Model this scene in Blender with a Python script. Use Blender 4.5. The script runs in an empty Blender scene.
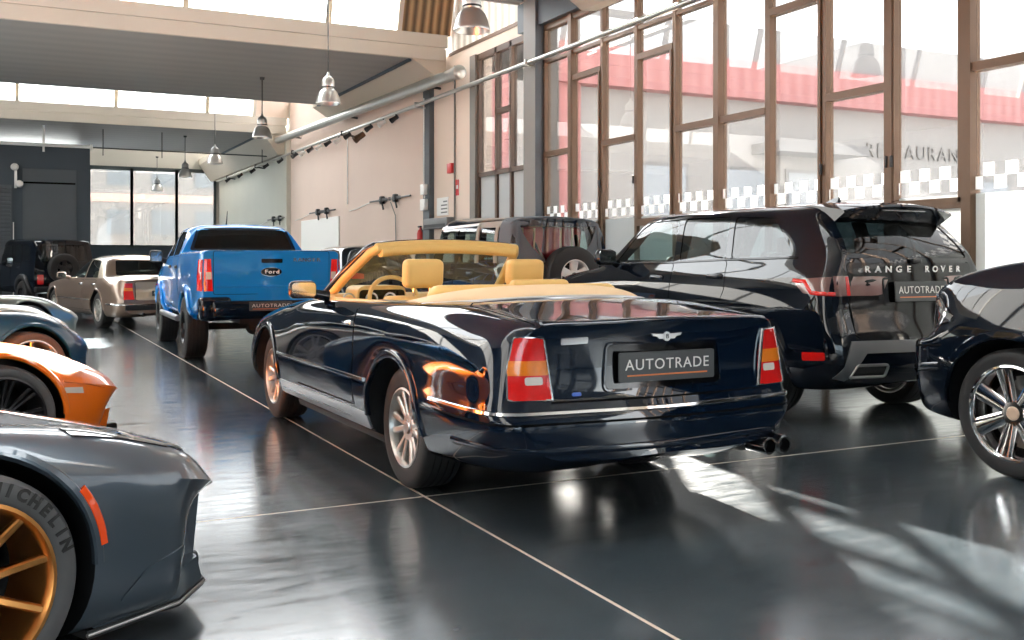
import bpy, bmesh, math, random
import numpy as np
from mathutils import Vector, Matrix
from mathutils.bvhtree import BVHTree
from mathutils.interpolate import poly_3d_calc
random.seed(7)
SC = bpy.context.scene
COL = SC.collection
R = math.radians
PI = math.pi

# ------------------------------------------------------------------ objects
def link(o, parent=None):
    COL.objects.link(o)
    if parent is not None:
        o.parent = parent
    return o

def tag(o, label=None, cat=None, group=None, kind=None):
    if label: o['label'] = label
    if cat: o['category'] = cat
    if group: o['group'] = group
    if kind: o['kind'] = kind
    return o

def thing(name, label, cat, loc=(0, 0, 0), rz=0.0, group=None):
    o = bpy.data.objects.new(name, None)
    o.empty_display_size = 0.2
    link(o)
    o.location = loc
    o.rotation_euler = (0, 0, rz)
    return tag(o, label, cat, group)

def mesh_obj(name, me, mat=None, parent=None):
    o = bpy.data.objects.new(name, me)
    if mat is not None:
        me.materials.clear()
        me.materials.append(mat)
    return link(o, parent)

def smooth_mesh(me, ang=35):
    for p in me.polygons:
        p.use_smooth = True
    if ang is not None:
        me.set_sharp_from_angle(angle=R(ang))

class MB:
    """collects shapes of ONE mesh"""
    def __init__(s):
        s.bm = bmesh.new()
    def box(s, c, d, bev=0.0, seg=2, rot=None):
        r = bmesh.ops.create_cube(s.bm, size=1.0)
        vs = r['verts']
        bmesh.ops.scale(s.bm, vec=d, verts=vs)
        if bev > 0:
            es = list({e for v in vs for e in v.link_edges})
            q = bmesh.ops.bevel(s.bm, geom=es, offset=bev, segments=seg, profile=0.5, affect='EDGES')
            vs = list({v for f in q['faces'] for v in f.verts} | {v for v in vs if v.is_valid})
        if rot is not None:
            bmesh.ops.rotate(s.bm, cent=(0, 0, 0), matrix=rot, verts=vs)
        bmesh.ops.translate(s.bm, vec=c, verts=vs)
        return s
    def boxx(s, x0, x1, y0, y1, z0, z1, bev=0.0, seg=2):
        return s.box(((x0+x1)/2, (y0+y1)/2, (z0+z1)/2), (abs(x1-x0), abs(y1-y0), abs(z1-z0)), bev, seg)
    def tube(s, pts, r, n=10, caps=True):
        pts = [Vector(p) for p in pts]
        rs = r if isinstance(r, (list, tuple)) else [r]*len(pts)
        rings = []
        up = None
        for i, p in enumerate(pts):
            t = (pts[min(i+1, len(pts)-1)] - pts[max(i-1, 0)]).normalized()
            if up is None:
                up = Vector((0, 0, 1)) if abs(t.z) < 0.9 else Vector((1, 0, 0))
            a = t.cross(up).normalized()
            b = a.cross(t).normalized()
            up = b
            rings.append([s.bm.verts.new(p + (a*math.cos(2*PI*k/n) + b*math.sin(2*PI*k/n))*rs[i]) for k in range(n)])
        for A, B in zip(rings, rings[1:]):
            for k in range(n):
                s.bm.faces.new((A[k], A[(k+1) % n], B[(k+1) % n], B[k]))
        if caps:
            s.bm.faces.new(rings[0][::-1]); s.bm.faces.new(rings[-1])
        return s
    def sweep(s, pts, sec, normals=None, closed_sec=True, caps=True):
        """section (a,b) swept along pts; a along side vector, b along given normal"""
        pts = [Vector(p) for p in pts]
        rings = []
        for i, p in enumerate(pts):
            t = (pts[min(i+1, len(pts)-1)] - pts[max(i-1, 0)]).normalized()
            nrm = Vector(normals[i] if normals is not None else (0, 0, 1))
            a = t.cross(nrm).normalized()
            b = a.cross(t).normalized()
            rings.append([s.bm.verts.new(p + a*u + b*v) for u, v in sec])
        n = len(sec)
        for A, B in zip(rings, rings[1:]):
            for k in range(n if closed_sec else n-1):
                s.bm.faces.new((A[k], A[(k+1) % n], B[(k+1) % n], B[k]))
        if caps and closed_sec:
            s.bm.faces.new(rings[0][::-1]); s.bm.faces.new(rings[-1])
        return s
    def lathe(s, prof, n=48, axis='z', c=(0, 0, 0), close=False):
        """prof: (r, h) pairs, turned about the axis"""
        c = Vector(c)
        rings = []
        for r, h in prof:
            if r < 1e-5:
                rings.append([s.bm.verts.new(c + s.ax(axis, 0, 0, h))])
            else:
                rings.append([s.bm.verts.new(c + s.ax(axis, r*math.cos(2*PI*k/n), r*math.sin(2*PI*k/n), h)) for k in range(n)])
        pairs = list(zip(rings, rings[1:]))
        if close: pairs.append((rings[-1], rings[0]))
        for A, B in pairs:
            if len(A) == 1 and len(B) == 1: continue
            for k in range(n):
                if len(A) == 1: s.bm.faces.new((A[0], B[k], B[(k+1) % n]))
                elif len(B) == 1: s.bm.faces.new((A[k], A[(k+1) % n], B[0]))
                else: s.bm.faces.new((A[k], A[(k+1) % n], B[(k+1) % n], B[k]))
        return s
    @staticmethod
    def ax(axis, a, b, h):
        return Vector((a, b, h)) if axis == 'z' else (Vector((h, a, b)) if axis == 'x' else Vector((a, h, b)))
    def prism(s, poly, d0, d1, axis='x'):
        """polygon given in the two other axes, extruded from d0 to d1 along axis"""
        f = {'x': lambda p, d: (d, p[0], p[1]), 'y': lambda p, d: (p[0], d, p[1]), 'z': lambda p, d: (p[0], p[1], d)}[axis]
        A = [s.bm.verts.new(f(p, d0)) for p in poly]
        B = [s.bm.verts.new(f(p, d1)) for p in poly]
        n = len(poly)
        s.bm.faces.new(A[::-1]); s.bm.faces.new(B)
        for k in range(n):
            s.bm.faces.new((A[k], A[(k+1) % n], B[(k+1) % n], B[k]))
        return s
    def hull8(s, bottom, top):
        A = [s.bm.verts.new(p) for p in bottom]; B = [s.bm.verts.new(p) for p in top]
        n = len(A)
        s.bm.faces.new(A[::-1]); s.bm.faces.new(B)
        for k in range(n):
            s.bm.faces.new((A[k], A[(k+1) % n], B[(k+1) % n], B[k]))
        return s
    def xform(s, M):
        bmesh.ops.transform(s.bm, matrix=M, verts=s.bm.verts)
        return s
    def mesh(s, name, smooth=None, merge=False):
        if merge: bmesh.ops.remove_doubles(s.bm, verts=s.bm.verts, dist=1e-5)
        bmesh.ops.recalc_face_normals(s.bm, faces=s.bm.faces)
        me = bpy.data.meshes.new(name)
        s.bm.to_mesh(me); s.bm.free()
        if smooth is not None: smooth_mesh(me, smooth)
        return me
    def build(s, name, mat, parent=None, smooth=30, merge=False):
        return mesh_obj(name, s.mesh(name, smooth, merge), mat, parent)

def round_poly(poly, r, n=4):
    """round the corners of a 2D polygon"""
    out = []
    m = len(poly)
    for i in range(m):
        p = Vector(poly[i]).to_2d(); a = Vector(poly[i-1]).to_2d(); b = Vector(poly[(i+1) % m]).to_2d()
        rr = r[i] if isinstance(r, (list, tuple)) else r
        da, db = (a-p), (b-p)
        k = min(rr, da.length*0.49, db.length*0.49)
        if k < 1e-4:
            out.append(tuple(p)); continue
        A = p + da.normalized()*k; B = p + db.normalized()*k
        for j in range(n+1):
            t = j/n
            out.append(tuple(A*(1-t)**2 + p*2*t*(1-t) + B*t*t))
    return out

def text_mesh(txt, size, depth, spacing=1.0, bold=0.0):
    cu = bpy.data.curves.new('lettering', 'FONT')
    cu.body = txt; cu.size = size; cu.extrude = depth; cu.align_x = 'CENTER'; cu.align_y = 'CENTER'
    cu.space_character = spacing; cu.offset = bold
    cu.resolution_u = 3
    o = bpy.data.objects.new('lettering', cu); COL.objects.link(o)
    dg = bpy.context.evaluated_depsgraph_get()
    me = bpy.data.meshes.new_from_object(o.evaluated_get(dg))
    bpy.data.objects.remove(o); bpy.data.curves.remove(cu)
    return me

def text_obj(name, txt, size, depth, mat, parent, M, spacing=1.0, bold=0.0, sx=1.0):
    me = text_mesh(txt, size, depth, spacing, bold)
    me.transform(Matrix.Diagonal((sx, 1, 1, 1)))
    me.transform(M)
    return mesh_obj(name, me, mat, parent)

# ------------------------------------------------------------------ splines and body nets
def pchip(t, P, tt, mono=True):
    """t (n), P (n,...), tt (m): shape preserving cubic"""
    h = np.diff(t); h = np.where(h < 1e-9, 1e-9, h)
    hs = h.reshape((-1,)+(1,)*(P.ndim-1))
    d = np.diff(P, axis=0)/hs
    n = len(t)
    m = np.zeros_like(P)
    if n == 2:
        m[:] = d[0]
    else:
        w1 = 2*hs[1:]+hs[:-1]; w2 = hs[1:]+2*hs[:-1]
        den = np.where(d[:-1]*d[1:] > 0, w1/np.where(np.abs(d[:-1]) < 1e-12, 1e-12, d[:-1]) + w2/np.where(np.abs(d[1:]) < 1e-12, 1e-12, d[1:]), 1.0)
        har = np.where(d[:-1]*d[1:] > 0, (w1+w2)/den, 0.0)
        cat = (hs[1:]*d[:-1]+hs[:-1]*d[1:])/(hs[1:]+hs[:-1])
        m[1:-1] = har*0.75 + cat*0.25
        for e, a, b, ha, hb in ((0, d[0], d[1], hs[0], hs[1]), (n-1, d[-1], d[-2], hs[-1], hs[-2])):
            v = ((2*ha+hb)*a-ha*b)/(ha+hb)
            v = np.where(np.sign(v) != np.sign(a), 0, v)
            v = np.where((np.sign(a) != np.sign(b)) & (np.abs(v) > 3*np.abs(a)), 3*a, v)
            m[e] = v
    i = np.clip(np.searchsorted(t, tt, side='right')-1, 0, n-2)
    s = ((tt-t[i])/h[i]).reshape((-1,)+(1,)*(P.ndim-1))
    hh = hs[i]
    return (2*s**3-3*s**2+1)*P[i] + (s**3-2*s**2+s)*hh*m[i] + (-2*s**3+3*s**2)*P[i+1] + (s**3-s**2)*hh*m[i+1]

def sample_axis(P, cnt, sharp=()):
    """resample control array P (n,m,3) along axis 0 with cnt[i] pieces per segment; returns fine array"""
    n = P.shape[0]
    L = np.linalg.norm(np.diff(P, axis=0), axis=2).mean(axis=1)
    t = np.concatenate([[0], np.cumsum(np.maximum(L, 1e-6))])
    cuts = [0]+[c for c in sharp if 0 < c < n-1]+[n-1]
    out = []
    for a, b in zip(cuts, cuts[1:]):
        tt = []
        for i in range(a, b):
            tt += list(t[i]+(t[i+1]-t[i])*np.arange(cnt[i])/cnt[i])
        if b == n-1: tt.append(t[b])
        out.append(pchip(t[a:b+1], P[a:b+1], np.array(tt)))
    return np.concatenate(out, axis=0)

class Net:
    """half body net (x>=0), rows along the car (tail first), columns from bottom centre over the side to top centre.
    k = column of the top corner of the end faces"""
    def __init__(s, rows, k, step=0.05, sharp_rows=(), sharp_cols=(), relax=2, fcap=None):
        A = []
        for r in rows:
            y = r[0]
            A.append([(p[0], y+(p[2] if len(p) > 2 else 0.0), p[1]) for p in r[1:]])
        P = np.array(A, float)
        nr, nc = P.shape[:2]
        # columns direction: mirror for a flat tangent on the centre line
        Lc = np.linalg.norm(np.diff(P, axis=1), axis=2).max(axis=0)
        cc = [max(2, int(round(x/step))) for x in Lc]
        top = sum(cc[k:]); bot = cc[0]
        if top > bot: cc[0] = top
        elif bot > top: cc[-1] += bot-top
        def colside(P):
            Q = P.transpose(1, 0, 2)
            mb = Q[1:2]*np.array([-1, 1, 1]); mt = Q[-2:-1]*np.array([-1, 1, 1])
            E = np.concatenate([mb, Q, mt], axis=0)
            F = sample_axis(E, [1]+cc+[1], tuple(c+1 for c in sharp_cols))
            return F[1:-1].transpose(1, 0, 2)
        Lr = np.linalg.norm(np.diff(P, axis=0), axis=2).max(axis=1)
        cr = [max(2, int(round(x/step))) for x in Lr]
        G = sample_axis(P, cr, sharp_rows)
        G = colside(G)
        colidx = np.cumsum([0]+cc); rowidx = np.cumsum([0]+cr)
        keepc = {int(colidx[c]) for c in sharp_cols} | {0, G.shape[1]-1}
        keepr = {int(rowidx[c]) for c in sharp_rows} | {0, G.shape[0]-1}
        for _ in range(relax):
            H = G.copy()
            for j in range(1, G.shape[1]-1):
                if j not in keepc: H[:, j] = 0.25*G[:, j-1]+0.5*G[:, j]+0.25*G[:, j+1]
            G = H; H = G.copy()
            for i in range(1, G.shape[0]-1):
                if i not in keepr: H[i] = 0.25*G[i-1]+0.5*G[i]+0.25*G[i+1]
            G = H
        G[:, 0, 0] = 0; G[:, -1, 0] = 0
        s.G = G; s.kf = int(colidx[k]); s.cc = cc
        s.make()
    def make(s):
        G = s.G; nu, nv = G.shape[:2]
        V = []; idx = {}
        def add(p):
            V.append(tuple(p)); return len(V)-1
        ring = []
        for i in range(nu):
            r = [add(G[i, j]) for j in range(nv)]
            l = [add(G[i, j]*np.array([-1, 1, 1])) for j in range(nv-2, 0, -1)]
            ring.append(r+l)
        M = 2*(nv-1)
        F = []
        for i in range(nu-1):
            for j in range(M):
                a, b = ring[i][j], ring[i][(j+1) % M]
                c, d = ring[i+1][(j+1) % M], ring[i+1][j]
                F.append((a, b, c, d))
        # end caps: Coons patches
        for i, flip in ((0, False), (nu-1, True)):
            kb = s.cc[0]; kt = s.kf
            right = list(range(kb, kt+1))
            rg = ring[i]
            bot = [rg[(M-q) % M] for q in range(kb, 0, -1)] + [rg[q] for q in range(0, kb+1)]   # left to right
            topr = [rg[q] for q in range(kt, nv)]                                              # right to centre
            topl = [rg[(M-q) % M] for q in range(kt, nv-1)]
            top = topl + topr[::-1]
            nb = len(bot); nt = len(top)
            assert nb == nt, (nb, nt)
            lef = [rg[(M-q) % M] for q in right]; rig = [rg[q] for q in right]
            nn = len(right)
            Vn = lambda q: np.array(V[q])
            grid = [[None]*nb for _ in range(nn)]
            for b in range(nb):
                grid[0][b] = bot[b]; grid[-1][b] = top[b]
            for a in range(nn):
                grid[a][0] = lef[a]; grid[a][-1] = rig[a]
            for a in range(1, nn-1):
                v = a/(nn-1)
                # use actual height share of the side edge
                for b in range(1, nb-1):
                    u = b/(nb-1)
                    q = ((1-v)*Vn(bot[b])+v*Vn(top[b]) + (1-u)*Vn(lef[a])+u*Vn(rig[a])
                         - ((1-u)*(1-v)*Vn(bot[0])+u*(1-v)*Vn(bot[-1])+(1-u)*v*Vn(top[0])+u*v*Vn(top[-1])))
                    grid[a][b] = add(q)
            for a in range(nn-1):
                for b in range(nb-1):
                    f = (grid[a][b], grid[a][b+1], grid[a+1][b+1], grid[a+1][b])
                    F.append(f if not flip else f[::-1])
        F = [tuple(dict.fromkeys(f)) for f in F]
        F = [f for f in F if len(f) >= 3]
        bm = bmesh.new()
        vs = [bm.verts.new(v) for v in V]
        for f in F:
            try: bm.faces.new([vs[q] for q in f])
            except ValueError: pass
        bmesh.ops.remove_doubles(bm, verts=bm.verts, dist=1e-4)
        bmesh.ops.recalc_face_normals(bm, faces=bm.faces)
        me = bpy.data.meshes.new('body')
        bm.to_mesh(me); bm.free()
        s.me = me
        s.verts = [v.co.copy() for v in me.vertices]
        s.faces = [tuple(p.vertices) for p in me.polygons]
        smooth_mesh(me, 38)
        s.vn = [v.normal.copy() for v in me.vertices]
        s.bvh = BVHTree.FromPolygons(s.verts, s.faces)
    def hit(s, o, d):
        loc, n, i, dist = s.bvh.ray_cast(Vector(o), Vector(d).normalized())
        if loc is None:
            loc, n, i, dist = s.bvh.find_nearest(Vector(o)+Vector(d).normalized()*3.0)
        f = s.faces[i]
        w = poly_3d_calc([s.verts[q] for q in f], loc)
        sn = Vector((0, 0, 0))
        for q, ww in zip(f, w): sn += s.vn[q]*ww
        if sn.length < 1e-6 or sn.normalized().dot(n) < 0.75: sn = n
        return loc, sn.normalized()
    def cast(s, side, a, b):
        """a,b: (y,z) for L/Rr, (x,z) for F/B, (x,y) for T"""
        if side == 'L': return s.hit((-4, a, b), (1, 0, 0))
        if side == 'R': return s.hit((4, a, b), (-1, 0, 0))
        if side == 'F': return s.hit((a, 9, b), (0, -1, 0))
        if side == 'B': return s.hit((a, -9, b), (0, 1, 0))
        if side == 'T': return s.hit((a, b, 4), (0, 0, -1))
    def radial(s, z, yc, ang, xc=0.0):
        d = Vector((math.sin(ang), math.cos(ang), 0))
        return s.hit(Vector((xc, yc, z))+d*6, -d)

def patch(net, name, side, poly, off, th, mat, parent, step=0.06, smooth=True):
    """a skin of the given outline lying on the body: off above it, th thick"""
    bm = bmesh.new()
    vs = [bm.verts.new((p[0], p[1], 0)) for p in poly]
    bm.faces.new(vs)
    xs = [p[0] for p in poly]; ys = [p[1] for p in poly]
    for ax, lo, hi in ((0, min(xs), max(xs)), (1, min(ys), max(ys))):
        n = max(1, int((hi-lo)/step))
        for q in range(1, n):
            c = lo+(hi-lo)*q/n
            co = (c, 0, 0) if ax == 0 else (0, c, 0)
            no = (1, 0, 0) if ax == 0 else (0, 1, 0)
            bmesh.ops.bisect_plane(bm, geom=bm.verts[:]+bm.edges[:]+bm.faces[:], plane_co=co, plane_no=no, dist=1e-6)
    bm.normal_update()
    co = []; nr = []
    for v in bm.verts:
        l, n = net.cast(side, v.co.x, v.co.y)
        co.append(l); nr.append(n)
    bm.verts.index_update()
    faces = [[v.index for v in f.verts] for f in bm.faces]
    bedges = [[(l.vert.index, l.link_loop_next.vert.index) for l in e.link_loops][0] for e in bm.edges if len(e.link_faces) == 1]
    bm.free()
    V = [c+n*off for c, n in zip(co, nr)]; N = list(nr)
    # orientation
    c0 = faces[0]
    fn = (V[c0[1]]-V[c0[0]]).cross(V[c0[2]]-V[c0[1]])
    if fn.dot(nr[c0[0]]) < 0:
        faces = [f[::-1] for f in faces]; bedges = [(b, a) for a, b in bedges]
    if th > 0:
        for a, b in bedges:
            e = (V[b]-V[a])
            n1 = e.cross((nr[a]+nr[b])/2)
            n1 = n1.normalized() if n1.length > 1e-9 else nr[a]
            q = len(V)
            V += [V[a], V[b], co[b]+nr[b]*(off-th), co[a]+nr[a]*(off-th)]
            N += [n1]*4
            faces.append([q, q+3, q+2, q+1])
    me = bpy.data.meshes.new(name)
    me.from_pydata([tuple(v) for v in V], [], faces)
    for p in me.polygons: p.use_smooth = True
    if smooth:
        me.normals_split_custom_set_from_vertices([tuple(n) for n in N])
    return mesh_obj(name, me, mat, parent)

def path_hits(net, side, pts, step=0.05):
    out = []
    for (a0, b0), (a1, b1) in zip(pts, pts[1:]):
        n = max(1, int(math.hypot(a1-a0, b1-b0)/step))
        for q in range(n):
            t = q/n
            out.append(net.cast(side, a0+(a1-a0)*t, b0+(b1-b0)*t))
    out.append(net.cast(side, *pts[-1]))
    return out

def ribbon(hits, name, w, t, mat, parent, base=0.004, smooth=40):
    """strip w wide standing t proud of the surface along a list of (point, normal)"""
    mb = MB()
    sec = [(-w/2, -base), (w/2, -base), (w/2, t*0.5), (w*0.3, t), (-w*0.3, t), (-w/2, t*0.5)]
    mb.sweep([h[0] for h in hits], sec, [h[1] for h in hits])
    return mb.build(name, mat, parent, smooth)

def mirror_obj(o, parent):
    me = o.data.copy()
    me.transform(Matrix.Diagonal((-1, 1, 1, 1)))
    me.flip_normals()
    q = bpy.data.objects.new(o.name.split('.')[0], me)
    return link(q, parent)

def bool_cut(o, cutters, op='DIFFERENCE'):
    """cut with a list of (mesh, material); bakes the result"""
    tmp = []
    for me, mat in cutters:
        me.materials.clear(); me.materials.append(mat)
        c = bpy.data.objects.new('cutter', me); link(c, o.parent)
        m = o.modifiers.new('cut', 'BOOLEAN'); m.object = c; m.operation = op; m.solver = 'MANIFOLD'
        m.material_mode = 'TRANSFER'
        tmp.append(c)
    dg = bpy.context.evaluated_depsgraph_get(); dg.update()
    me = bpy.data.meshes.new_from_object(o.evaluated_get(dg))
    old = o.data
    o.modifiers.clear(); o.data = me
    me.name = old.name
    bpy.data.meshes.remove(old)
    for c in tmp:
        m = c.data; bpy.data.objects.remove(c); bpy.data.meshes.remove(m)
    me.set_sharp_from_angle(angle=R(38))
    return o
# ------------------------------------------------------------------ materials
MAT = {}
def nt(name):
    m = bpy.data.materials.new(name); m.use_nodes = True
    t = m.node_tree; t.nodes.clear()
    out = t.nodes.new('ShaderNodeOutputMaterial')
    return m, t, out
def pr(name, col, rough=0.5, metal=0.0, coat=0.0, spec=0.5, noise=None, bump=None, coat_rough=0.03, trans=0.0, sheen=0.0, ior=1.5):
    """principled, with an optional gentle colour mottle: noise=(scale, amount) and bump=(scale, strength)"""
    if name in MAT: return MAT[name]
    m, t, out = nt(name)
    b = t.nodes.new('ShaderNodeBsdfPrincipled')
    b.inputs['Base Color'].default_value = (*col, 1)
    b.inputs['Roughness'].default_value = rough
    b.inputs['Metallic'].default_value = metal
    b.inputs['Coat Weight'].default_value = coat
    b.inputs['Coat Roughness'].default_value = coat_rough
    b.inputs['Specular IOR Level'].default_value = spec
    b.inputs['Transmission Weight'].default_value = trans
    b.inputs['IOR'].default_value = ior
    b.inputs['Sheen Weight'].default_value = sheen
    t.links.new(b.outputs[0], out.inputs[0])
    if noise or bump:
        tc = t.nodes.new('ShaderNodeTexCoord')
    if noise:
        n = t.nodes.new('ShaderNodeTexNoise'); n.inputs['Scale'].default_value = noise[0]; n.inputs['Detail'].default_value = 5
        t.links.new(tc.outputs['Object'], n.inputs['Vector'])
        mx = t.nodes.new('ShaderNodeMix'); mx.data_type = 'RGBA'
        k = noise[1]
        mx.inputs['A'].default_value = tuple(c*(1-k) for c in col)+(1,)
        mx.inputs['B'].default_value = tuple(min(1, c*(1+k)) for c in col)+(1,)
        t.links.new(n.outputs['Fac'], mx.inputs['Factor'])
        t.links.new(mx.outputs['Result'], b.inputs['Base Color'])
    if bump:
        n2 = t.nodes.new('ShaderNodeTexNoise'); n2.inputs['Scale'].default_value = bump[0]; n2.inputs['Detail'].default_value = 4
        t.links.new(tc.outputs['Object'], n2.inputs['Vector'])
        bp = t.nodes.new('ShaderNodeBump'); bp.inputs['Strength'].default_value = bump[1]; bp.inputs['Distance'].default_value = 0.01
        t.links.new(n2.outputs['Fac'], bp.inputs['Height'])
        t.links.new(bp.outputs[0], b.inputs['Normal'])
    MAT[name] = m
    return m
def glass(name, tint, refl_ior=1.5, rough=0.0):
    if name in MAT: return MAT[name]
    m, t, out = nt(name)
    tr = t.nodes.new('ShaderNodeBsdfTransparent'); tr.inputs[0].default_value = (*tint, 1)
    gl = t.nodes.new('ShaderNodeBsdfGlossy'); gl.inputs['Roughness'].default_value = rough; gl.inputs['Color'].default_value = (1, 1, 1, 1)
    lw = t.nodes.new('ShaderNodeLayerWeight'); lw.inputs['Blend'].default_value = 0.5
    pw = t.nodes.new('ShaderNodeMath'); pw.operation = 'POWER'; pw.inputs[1].default_value = 5.0
    t.links.new(lw.outputs['Facing'], pw.inputs[0])
    f0 = ((refl_ior-1)/(refl_ior+1))**2*1.2
    fr = t.nodes.new('ShaderNodeMath'); fr.operation = 'MULTIPLY_ADD'; fr.inputs[1].default_value = 1-f0; fr.inputs[2].default_value = f0
    t.links.new(pw.outputs[0], fr.inputs[0])
    mx = t.nodes.new('ShaderNodeMixShader')
    t.links.new(fr.outputs[0], mx.inputs[0]); t.links.new(tr.outputs[0], mx.inputs[1]); t.links.new(gl.outputs[0], mx.inputs[2])
    t.links.new(mx.outputs[0], out.inputs[0])
    MAT[name] = m
    return m
def frosted(name, col, clear=0.3, tl=0.8):
    m, t, out = nt(name)
    tr = t.nodes.new('ShaderNodeBsdfTransparent'); tr.inputs[0].default_value = (*col, 1)
    a = t.nodes.new('ShaderNodeBsdfTranslucent'); a.inputs[0].default_value = (*col, 1)
    d = t.nodes.new('ShaderNodeBsdfDiffuse'); d.inputs[0].default_value = (*col, 1)
    m1 = t.nodes.new('ShaderNodeMixShader'); m1.inputs[0].default_value = tl
    m2 = t.nodes.new('ShaderNodeMixShader'); m2.inputs[0].default_value = clear
    t.links.new(d.outputs[0], m1.inputs[1]); t.links.new(a.outputs[0], m1.inputs[2])
    t.links.new(m1.outputs[0], m2.inputs[1]); t.links.new(tr.outputs[0], m2.inputs[2])
    t.links.new(m2.outputs[0], out.inputs[0])
    MAT[name] = m
    return m

navy = pr('navy_paint', (0.0025, 0.008, 0.020), 0.3, 0.0, 1.0, 0.0)
black = pr('black_paint', (0.003, 0.006, 0.012), 0.3, 0.0, 1.0, 0.0)
blue = pr('blue_paint', (0.0, 0.23, 0.70), 0.35, 0.0, 1.0, 0.2)
grey_p = pr('graphite_paint', (0.072, 0.098, 0.125), 0.32, 0.55, 1.0, 0.5)
orange_p = pr('orange_paint', (1.0, 0.205, 0.005), 0.4, 0.0, 1.0, 0.5)
teal_p = pr('teal_paint', (0.003, 0.046, 0.125), 0.35, 0.0, 1.0, 0.2)
silver_p = pr('silver_paint', (0.55, 0.53, 0.48), 0.3, 0.6, 1.0, 0.5)
sage_p = pr('grey_green_paint', (0.26, 0.275, 0.24), 0.3, 0.6, 1.0, 0.5)
brown_p = pr('champagne_paint', (0.27, 0.19, 0.145), 0.3, 0.5, 1.0, 0.5)
cream_p = pr('sand_paint', (0.50, 0.42, 0.31), 0.3, 0.4, 1.0, 0.5)
chrome = pr('chrome', (0.80, 0.80, 0.80), 0.06, 1.0)
satin = pr('satin_metal', (0.55, 0.55, 0.56), 0.28, 1.0)
alloy = pr('alloy', (0.68, 0.66, 0.63), 0.36, 1.0)
dark_alloy = pr('dark_alloy', (0.03, 0.03, 0.034), 0.3, 0.6, 0.4)
gold = pr('bronze_gold_alloy', (0.66, 0.30, 0.09), 0.3, 0.9)
rubber = pr('rubber', (0.019, 0.019, 0.020), 0.62, noise=(30, 0.2))
rubber_lit = pr('window_lit_rubber', (0.075, 0.077, 0.08), 0.5, noise=(30, 0.15))  # lighter copy of rubber, window light on the left rank's sidewalls painted in
plastic = pr('black_plastic', (0.012, 0.013, 0.015), 0.5)
trim_gl = pr('gloss_black', (0.004, 0.004, 0.005), 0.08, spec=0.3)
gap = pr('shut_line_black', (0.001, 0.001, 0.001), 0.8, spec=0.1)
steel = pr('brake_steel', (0.35, 0.34, 0.33), 0.35, 1.0)
tan = pr('tan_leather', (0.80, 0.53, 0.18), 0.5, noise=(6, 0.08), bump=(180, 0.08))
cream = pr('cream_hide', (0.80, 0.58, 0.34), 0.55, noise=(5, 0.06), bump=(160, 0.08))
dark_lea = pr('dark_leather', (0.025, 0.025, 0.027), 0.55, bump=(160, 0.08))
beige_lea = pr('beige_leather', (0.45, 0.38, 0.29), 0.55)
cavity = pr('cabin_lining', (0.02, 0.021, 0.023), 0.8)
wood = pr('walnut', (0.10, 0.035, 0.012), 0.2, coat=0.8, noise=(9, 0.5))
red_l = pr('red_lens', (0.75, 0.012, 0.01), 0.12, coat=1.0, noise=(40, 0.12))
amber_l = pr('amber_lens', (0.95, 0.24, 0.015), 0.12, coat=1.0, noise=(40, 0.12))
clear_l = pr('clear_lens', (0.75, 0.70, 0.64), 0.1, coat=1.0)
rose_l = pr('clear_rose_lens', (0.20, 0.10, 0.09), 0.1, coat=1.0)
dark_l = pr('smoked_lens', (0.03, 0.03, 0.035), 0.08, coat=1.0)
plate_m = pr('plate_black', (0.045, 0.05, 0.055), 0.4)
plate_w = pr('plate_lettering', (0.78, 0.78, 0.76), 0.4)
plate_o = pr('plate_orange', (0.75, 0.20, 0.05), 0.4)
badge_w = pr('badge_white', (0.85, 0.85, 0.85), 0.25)
badge_b = pr('badge_blue', (0.02, 0.10, 0.5), 0.2, coat=1)
roofcloth = pr('grey_soft_top', (0.12, 0.14, 0.16), 0.8, noise=(60, 0.15))
greige = pr('taupe_soft_top', (0.30, 0.27, 0.23), 0.8, noise=(60, 0.1))
skid = pr('satin_grey_plastic', (.13, .138, .145), .42)
crest = pr('crest_enamel', (.62, .45, .33), .3)
red_refl = pr('red_reflection', (.42, .02, .025), .55)  # colour of a reflection in the soft top's rear window, put on blocks
marker = pr('orange_marker_lens', (.95, .09, .01), .15, coat=1.0)
gl_clear = glass('clear_glass', (0.93, 0.96, 0.95))
gl_ws = glass('windscreen_glass', (0.80, 0.90, 0.88))
gl_tint = glass('tinted_glass', (0.10, 0.13, 0.14))
gl_mid = glass('green_tint_glass', (0.45, 0.58, 0.57))
gl_win = glass('window_glass', (0.96, 0.97, 0.97), 1.42)
gl_dimmed = glass('grey_dimming_glass', (0.42, 0.42, 0.42), 1.42)  # grey tint added to dim the outdoors against the hall
# ------------------------------------------------------------------ car parts
def spoke_box(mb, ang, r0, r1, w0, w1, x0, x1, t, t2=None, skew=0.0):
    """one spoke lying radially, from r0 (x0 = height of its face) to r1 (x1)"""
    t2 = t if t2 is None else t2
    c, s_ = math.cos(ang), math.sin(ang)
    def P(r, q, x):
        return Vector((x, c*r - s_*q, s_*r + c*q))
    pts = []
    n = 5
    rings = []
    for i in range(n):
        u = i/(n-1)
        r = r0+(r1-r0)*u; w = w0+(w1-w0)*u; x = x0+(x1-x0)*(u**1.4); tt = t+(t2-t)*u; off = skew*u
        rings.append([mb.bm.verts.new(P(r, q+off, xx)) for q, xx in ((-w/2, x-tt), (-w/2, x-tt*0.25), (-w*0.30, x), (w*0.30, x), (w/2, x-tt*0.25), (w/2, x-tt))])
    for A, B in zip(rings, rings[1:]):
        for k in range(6):
            mb.bm.faces.new((A[k], A[(k+1) % 6], B[(k+1) % 6], B[k]))
    mb.bm.faces.new(rings[0]); mb.bm.faces.new(rings[-1][::-1])

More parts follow.
